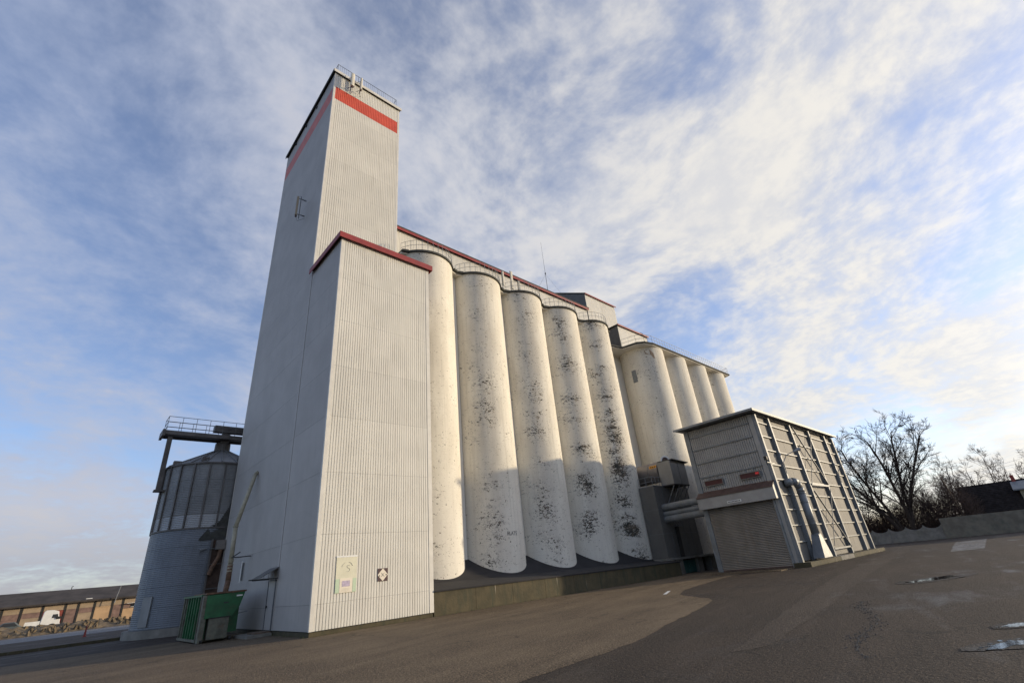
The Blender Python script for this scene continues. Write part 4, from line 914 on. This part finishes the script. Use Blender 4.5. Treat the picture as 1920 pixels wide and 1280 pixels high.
MB().add([(-45, 74.4, zE-.05), (12, 74.4, zE-.05), (12, 80, zR), (-45, 80, zR), (-45, 85.6, zE), (12, 85.6, zE), (-45, 74.4, zE-.25), (12, 74.4, zE-.25)], [(0, 1, 2, 3), (3, 2, 5, 4), (0, 6, 7, 1)]).build('roof', 'whroof', wh_)
MB().box(-44.5, 11.5, 75.08, 85, 0, zE-.1).build('core_wall', 'dark', wh_)
post = [-25, -23, -21.2, -19.2, -17.4, -15.4, -13.4, -11.4, -9.55, -7.5, -5.2, -3.85, -2.1, -.1, 1.1, 3.1, 5, 7, 9, 11]
pal = ['whbeige', 'whbrown', 'whbeige', 'whred', 'whbeige', 'whbrown', 'whbeige', 'whbrown', 'whbeige', 'whbeige', 'whbrown', 'whbeige', 'whtan', 'whbrown', 'whtan', 'whbeige', 'whtan', 'whbeige', 'whbrown']
for k, (a, b_) in enumerate(zip(post, post[1:])):
    MB().box(a-.1, a+.1, 74.9, 75.06, 0, zE-.1).build('post', 'black', wh_)
    MB().box(a+.11, b_-.11, 74.98, 75.06, 2.35, zE-.1).build('upper_panel', 'whbeige', wh_)
    big = k == 12
    MB().box(a+.11, b_-.11, 74.97, 75.06, 1.75 if not big else 2.2, 2.33).build('middle_panel', ('whbrown' if k % 3 else 'whred') if not big else 'whtan', wh_)
    MB().box(a+.11, b_-.11, 74.97, 75.06, 0, 1.73 if not big else 2.18).build('lower_panel', 'whred' if k in (6, 9) else pal[k], wh_)
wn = MB().box(2.1, 2.6, 74.9, 74.96, 1.9, 2.25).build('window', 'glass', wh_); MB().box(2.05, 2.65, 74.88, 74.9, 1.85, 1.9).build('sill', 'white', wh_)
MB().box(1.5, 3.2, 74.4, 74.96, 2.36, 2.4).build('door_canopy', 'white', wh_)
MB().cone((-.05, 74.0, 2.6), (.25, 74.0, 4.75), .05, .05, 6).build('flue_pipe', 'galv', wh_)
MB().tube([(-5.0, 80, 4.9), (-5.0, 80, 5.35), (-4.85, 80, 5.4)], .05, 5).build('roof_pipe', 'black', wh_)
MB().box(-3.3, -2.6, 74.5, 74.6, 3.42, 3.5).build('skylight', 'white', wh_)
# lorry (cab facing +X)
lo = thing('white_lorry', (-7.3, 69, 0), 'white lorry tractor with low side fairing parked before the warehouse', 'lorry')
MB().extr([(-7.5, 68, .75), (-7.35, 68, 2.25), (-7.15, 68, 2.42), (-6.45, 68, 2.36), (-5.95, 68, 2.2), (-5.85, 68, 1.7), (-5.7, 68, 1.45), (-5.62, 68, .75)], (0, 1.9, 0)).build('cab', 'white', lo, bevel=.04)
MB().extr([(-8.95, 68.05, .65), (-8.85, 68.05, 1.3), (-7.5, 68.05, 1.3), (-7.5, 68.05, .65)], (0, 1.8, 0)).build('side_fairing', 'white', lo)
MB().extr([(-6.5, 67.98, 1.5), (-6.45, 67.98, 1.9), (-5.98, 67.98, 1.9), (-5.9, 67.98, 1.5)], (0, .02, 0)).build('side_window', 'glass', lo)
MB().extr([(-5.88, 68.1, 1.5), (-5.80, 68.1, 1.5), (-5.93, 68.1, 2.05), (-5.98, 68.1, 2.05)], (0, 1.7, 0)).build('windscreen', 'glass', lo)
MB().box(-6.1, -5.55, 67.9, 68.0, 1.35, 1.62).build('mirror', 'black', lo); MB().box(-5.78, -5.55, 68, 69.9, .4, .8).build('bumper', 'white', lo)
for x in (-6.3, -8.3):
    for y in (68.1, 69.6): w_ = MB().cone((x, y-.12, .45), (x, y+.18, .45), .45, .45, 20).build('wheel', 'black', lo); MB().cone((x, y-.14, .45), (x, y-.12, .45), .22, .22, 12).build('rim', 'galv', w_)
MB().box(-9.0, -5.7, 68.3, 69.6, .5, .72).build('chassis', 'black', lo)
ca = thing('grey_car', (-10.4, 66, 0), 'small dark grey car half hidden by the earth bank', 'car')
MB().extr([(-11.8, 65.5, .35), (-11.8, 65.5, .95), (-11.1, 65.5, 1.05), (-10.7, 65.5, 1.5), (-9.7, 65.5, 1.5), (-9.2, 65.5, 1.05), (-8.95, 65.5, .9), (-8.95, 65.5, .35)], (0, 1.6, 0)).build('body', 'copper', ca, bevel=.08)
MB().extr([(-10.95, 65.48, 1.06), (-10.62, 65.48, 1.42), (-9.75, 65.48, 1.42), (-9.4, 65.48, 1.06)], (0, .02, 0)).build('side_window', 'glass', ca)
for x in (-11.2, -9.6):
    for y in (65.55, 67.0): MB().cone((x, y-.1, .32), (x, y+.1, .32), .32, .32, 16).build('wheel', 'black', ca)
tc_ = thing('traffic_cone', (-4.85, 34, 0), 'small red marker cone on the kerb line in front of the pale road', 'cone')
MB().cone((-4.85, 34, .03), (-4.85, 34, .85), .09, .03, 12).build('cone_body', 'redtrim', tc_); MB().box(-5.0, -4.7, 33.85, 34.15, 0, .03).build('base', 'redtrim', tc_); 

# ------------------------------------------------------------------ right: yard wall, house, pole, trees
C0 = Vector((-8.19, -21.485, 0))
wl = thing('yard_wall', (76, -12, 0), 'stained plaster yard wall bordering the asphalt beyond the shed', 'wall')
path = [(76.0, -10.6), (76.5, -14.0), (77.0, -18.0), (77.3, -22), (77.5, -28), (77.5, -40)]
for a, b_ in zip(path, path[1:]):
    d = (Vector(b_)-Vector(a)).normalized(); nrm = Vector((d.y, -d.x))*-.15
    MB().prism([a, (b_[0]-d.x*.02, b_[1]-d.y*.02), (b_[0]-nrm.x, b_[1]-nrm.y), (a[0]-nrm.x, a[1]-nrm.y)], -.1, 2.38).build('wall_section', 'plaster', wl)
MB().box(76.55, 76.62, -20.5, -20.42, 0, 2.4).build('crack_strip', 'black', wl)
pfn = thing('panel_fence', (75, -5, 0), 'low concrete panel fence with scooped tops beside the bare trees', 'fence')
pts = [(74.0 - .0*k, 6.0-k*1.85) for k in range(10)]
for k in range(9):
    x0 = 73.6+k*.27; ya, yb = 6.0-k*1.85, 6.0-(k+1)*1.85+.06
    pr2 = [(0, -.05), (1, -.05)]+[(1-q/8, 1.72-.38*math.sin(math.pi*q/8)**.6) for q in range(9)]
    MB().extr([(x0+.27*u, ya+(yb-ya)*u, z) for u, z in pr2], (.12, 0, 0)).build('fence_panel', 'panelconc', pfn)
    MB().box(x0-.04, x0+.14, ya, ya+.1, 0, 1.8).build('fence_post', 'panelconc', pfn)
ho = thing('house', (88, -20, 0), 'dark tiled house roof with a pale dormer behind the yard wall', 'house')
xE, xR, zE, zR = 86.0, 89.3, 2.5, 6.25
rows_ = 16
for k in range(rows_):
    t0, t1 = k/rows_, (k+1)/rows_
    xa, xb = xE+(xR-xE)*t0, xE+(xR-xE)*t1; za, zb_ = zE+(zR-zE)*t0, zE+(zR-zE)*t1
    MB().add([(xa, -12.4, za+.10), (xa, -36, za+.10), (xb, -36, zb_), (xb, -12.4, zb_), (xa, -12.4, za-.02), (xa, -36, za-.02)], [(0, 1, 2, 3), (0, 4, 5, 1)]).build('tile_row', 'rooftile', ho)
MB().extr([(xE+.1, -12.6, 0), (xE+.1, -12.6, zE), (xR, -12.6, zR-.15), (xR+3.2, -12.6, zE), (xR+3.2, -12.6, 0)], (0, -23, 0)).build('wall', 'whbrown', ho)
MB().extr([(xE, -12.35, zE-.05), (xR, -12.35, zR-.05), (xR, -12.35, zR+.1), (xE, -12.35, zE+.12)], (0, -.1, 0)).build('verge_board', 'redbrown', ho)
MB().cone((xR, -12.4, zR), (xR, -36, zR), .09, .09, 6).build('ridge_cap', 'rooftile', ho)
dm_ = MB().box(86.9, 89.2, -24, -18.85, 3.6, 4.95).build('dormer', 'yellowwall', ho)
MB().add([(86.5, -18.3, 5.0), (86.5, -24, 5.0), (89.3, -24, 6.2), (89.3, -18.3, 6.2), (86.5, -18.3, 4.85), (86.5, -24, 4.85), (89.3, -18.3, 6.0), (89.3, -24, 6.0)], [(0, 1, 2, 3), (0, 4, 5, 1), (0, 3, 6, 4), (4, 6, 7, 5)]).build('dormer_roof', 'steelcol', dm_)
MB().box(86.85, 86.9, -22, -19.45, 3.95, 4.75).build('window', 'glass', dm_)
for yy, w_, hh in ((-18.75, .4, .7), (-20.4, .3, .6), (-21.6, .25, .85), (-22.6, .5, .8)): MB().box(xR-.3, xR+.3, yy-w_/2, yy+w_/2, zR-.3, zR+hh).build('chimney', 'brick', ho)
po = thing('wooden_pole', (76.9, -13.0, 0), 'leaning wooden utility pole in front of the house gable', 'pole')
MB().cone((79.0, -13.1, 0), (79.0, -12.4, 7.3), .15, .11, 8).build('shaft', 'wood', po); MB().bar((79.0, -12.9, 7.0), (79.0, -12.0, 7.2), .1, .1).build('crossarm', 'wood', po)
wr = thing('overhead_wires', (80, -18, 7), 'thin overhead wires running past the house chimneys', 'wires')
for z0_, z1_, y0_ in ((7.0, 8.9, -12.5), (7.1, 9.6, -12.6), (6.6, 7.9, -12.9)): MB().tube([(79.0, -12.4, z0_), (79.5, -20, (z0_+z1_)/2-.35), (80, -30, z1_+1.0)], .012, 3).build('wire', 'black', wr)

def bare_tree(name, base, h, wid, seed, label, m1, m2, stems=1, r0=.28, group=None, cat='tree', fine=.014, shift=(0, 0)):
    """stems fan up; boughs leave them at sharp angles and curve upward; twigs end at an uneven dome"""
    r = random.Random(seed); t = thing(name, base, label, cat, group); tr = MB(); cr = MB(); B = Vector(base)
    def limb(p, d, L, rad, lv):
        n = max(3, int(L/(.9 if lv < 2 else .55))); q = p; dd = d.normalized(); seg = L/n; r_end = max(fine*.6, rad*.35)
        pull = Vector((0, 0, 1))*(.035 if lv else .02)
        for k in range(n):
            wob = .06 if lv == 0 else .085
            dd = (dd+Vector((r.gauss(0, wob), r.gauss(0, wob), r.gauss(0, wob*.6)))+pull).normalized()
            q2 = q+dd*seg; ra = rad+(r_end-rad)*k/n; rb_ = rad+(r_end-rad)*(k+1)/n
            (tr if lv == 0 else cr).cone(q, q2, ra, rb_, 7 if lv == 0 else (5 if lv == 1 else 3), caps=False); q = q2
            f = (k+1)/n
            if lv < 4 and (f > .22 if lv == 0 else f > .15):
                m_ = 1 if r.random() < (.75 if lv < 2 else .7) else 2
                if lv == 0 and r.random() < .25: m_ = 2
                for _ in range(m_):
                    o = dd.orthogonal().normalized(); o2 = dd.cross(o); ang = r.uniform(0, 2*math.pi); sp_ = r.uniform(.5, 1.0) if lv < 2 else r.uniform(.5, 1.2)
                    nd = dd+(o*math.cos(ang)+o2*math.sin(ang))*sp_
                    if nd.z < -.1: nd.z = abs(nd.z)*.3
                    nl = {0: h*.34*(1.15-.6*f), 1: L*.52*(1.2-.6*f), 2: L*.5, 3: .55}[lv]*r.uniform(.65, 1.1)
                    if nl > .3: limb(q, nd, nl, max(fine, rb_*r.uniform(.42, .62)), lv+1)
    for s_ in range(stems):
        a = math.pi*(.5 if s_ % 2 else -.5)+r.gauss(0, .5)
        k = wid*r.uniform(.55, 1.0)*(1 if stems > 1 else .2)
        d = Vector((math.cos(a)*k*.6+shift[0], math.sin(a)*k+shift[1], 1))
        limb(B+Vector((0, .35*math.sin(a)*(stems > 1), -.1)), d, h*r.uniform(.78, .95), r0*r.uniform(.6, 1.0), 0)
    tr.build('trunk', m1, t, fix=False); cr.build('crown', m2, t, fix=False); return t
bare_tree('bare_tree', (76.5, -6.9, 0), 16.0, .34, 31, 'largest bare tree, several stems fanning up beside the shed', 'bark', 'bark', stems=5, r0=.34, fine=.022)
bare_tree('bare_tree', (80.5, -3.2, 0), 11.5, .35, 5, 'dark bare tree half hidden by the shed end', 'bark', 'bark', stems=2, r0=.22, fine=.02)
bare_tree('bare_tree', (84.5, -10.6, 0), 10.0, .3, 14, 'brown bare tree between the largest tree and the house', 'bark', 'twig', stems=2, r0=.16, fine=.018)
k = 0
lbs = ['bare birch behind the gable end of the house', 'pale twiggy birch rising above the house ridge', 'thin birch beside the first chimney', 'reddish bare tree behind the chimneys', 'tall bare birch over the leaning pole', 'bare tree showing between pole and birch', 'low bare tree above the ridge near the frame edge', 'farthest bare tree at the edge of the picture', 'small bare tree between the shed tree and the pole']
for (x, y, h_, lb) in ((95, -13.0, 10.5, lbs[0]), (98, -15.3, 11.5, lbs[1]), (100, -17.4, 10.5, lbs[2]), (99, -19.8, 10.0, lbs[3]), (96, -10.9, 11.5, lbs[4]), (92, -12.2, 9.0, lbs[5]), (102, -21.5, 10.5, lbs[6]), (104, -24, 11, lbs[7]), (90, -8.9, 8.5, lbs[8])):
    bare_tree('bare_tree' if k in (3, 5, 8) else 'birch_tree', (x, y, 0), h_, .22, 40+k, lb, 'twig', 'birch' if k % 2 else 'twig', stems=1+(k % 2), r0=.13, group='bare trees behind the house', fine=.016); k += 1
# undergrowth mass
ug = MB(); r = random.Random(77)
for i in range(19000):
    x = r.uniform(77.5, 87); y = r.uniform(-14.5, 3); hgt = 2.6+.8*math.sin(y*.9+1)+.5*math.sin(y*3.1)+r.uniform(0, 2.0)+(1.9 if -13.5 < y < -7 else 0)
    z = r.uniform(0, hgt); d = Vector((r.gauss(0, .5), r.gauss(0, .5), r.uniform(.2, 1))).normalized()*r.uniform(.5, 1.3)
    ug.cone((x, y, z), (x+d.x, y+d.y, z+d.z), .022, .008, 3, caps=False)
tag(ug.build('undergrowth', 'brushwood', fix=False), 'dark tangle of bare bushes behind the yard wall', None, kind='stuff')
# distant tree line along the horizon
dl = MB(); r = random.Random(55)
for i in range(5000):
    a = R_(r.uniform(-25, 125)); d_ = r.uniform(180, 230); x, y = C0.x+d_*math.cos(a), C0.y+d_*math.sin(a); h_ = 2.6+1.0*math.sin(a*23)+.6*math.sin(a*61)+r.uniform(-1, 1)
    dl.cone((x, y, 0), (x+r.uniform(-1.5, 1.5), y+r.uniform(-1.5, 1.5), h_), 1.0, .05, 4, caps=False)
tag(dl.build('distant_wood', 'brushwood', fix=False), 'far-off low wood along the horizon', None, kind='stuff')
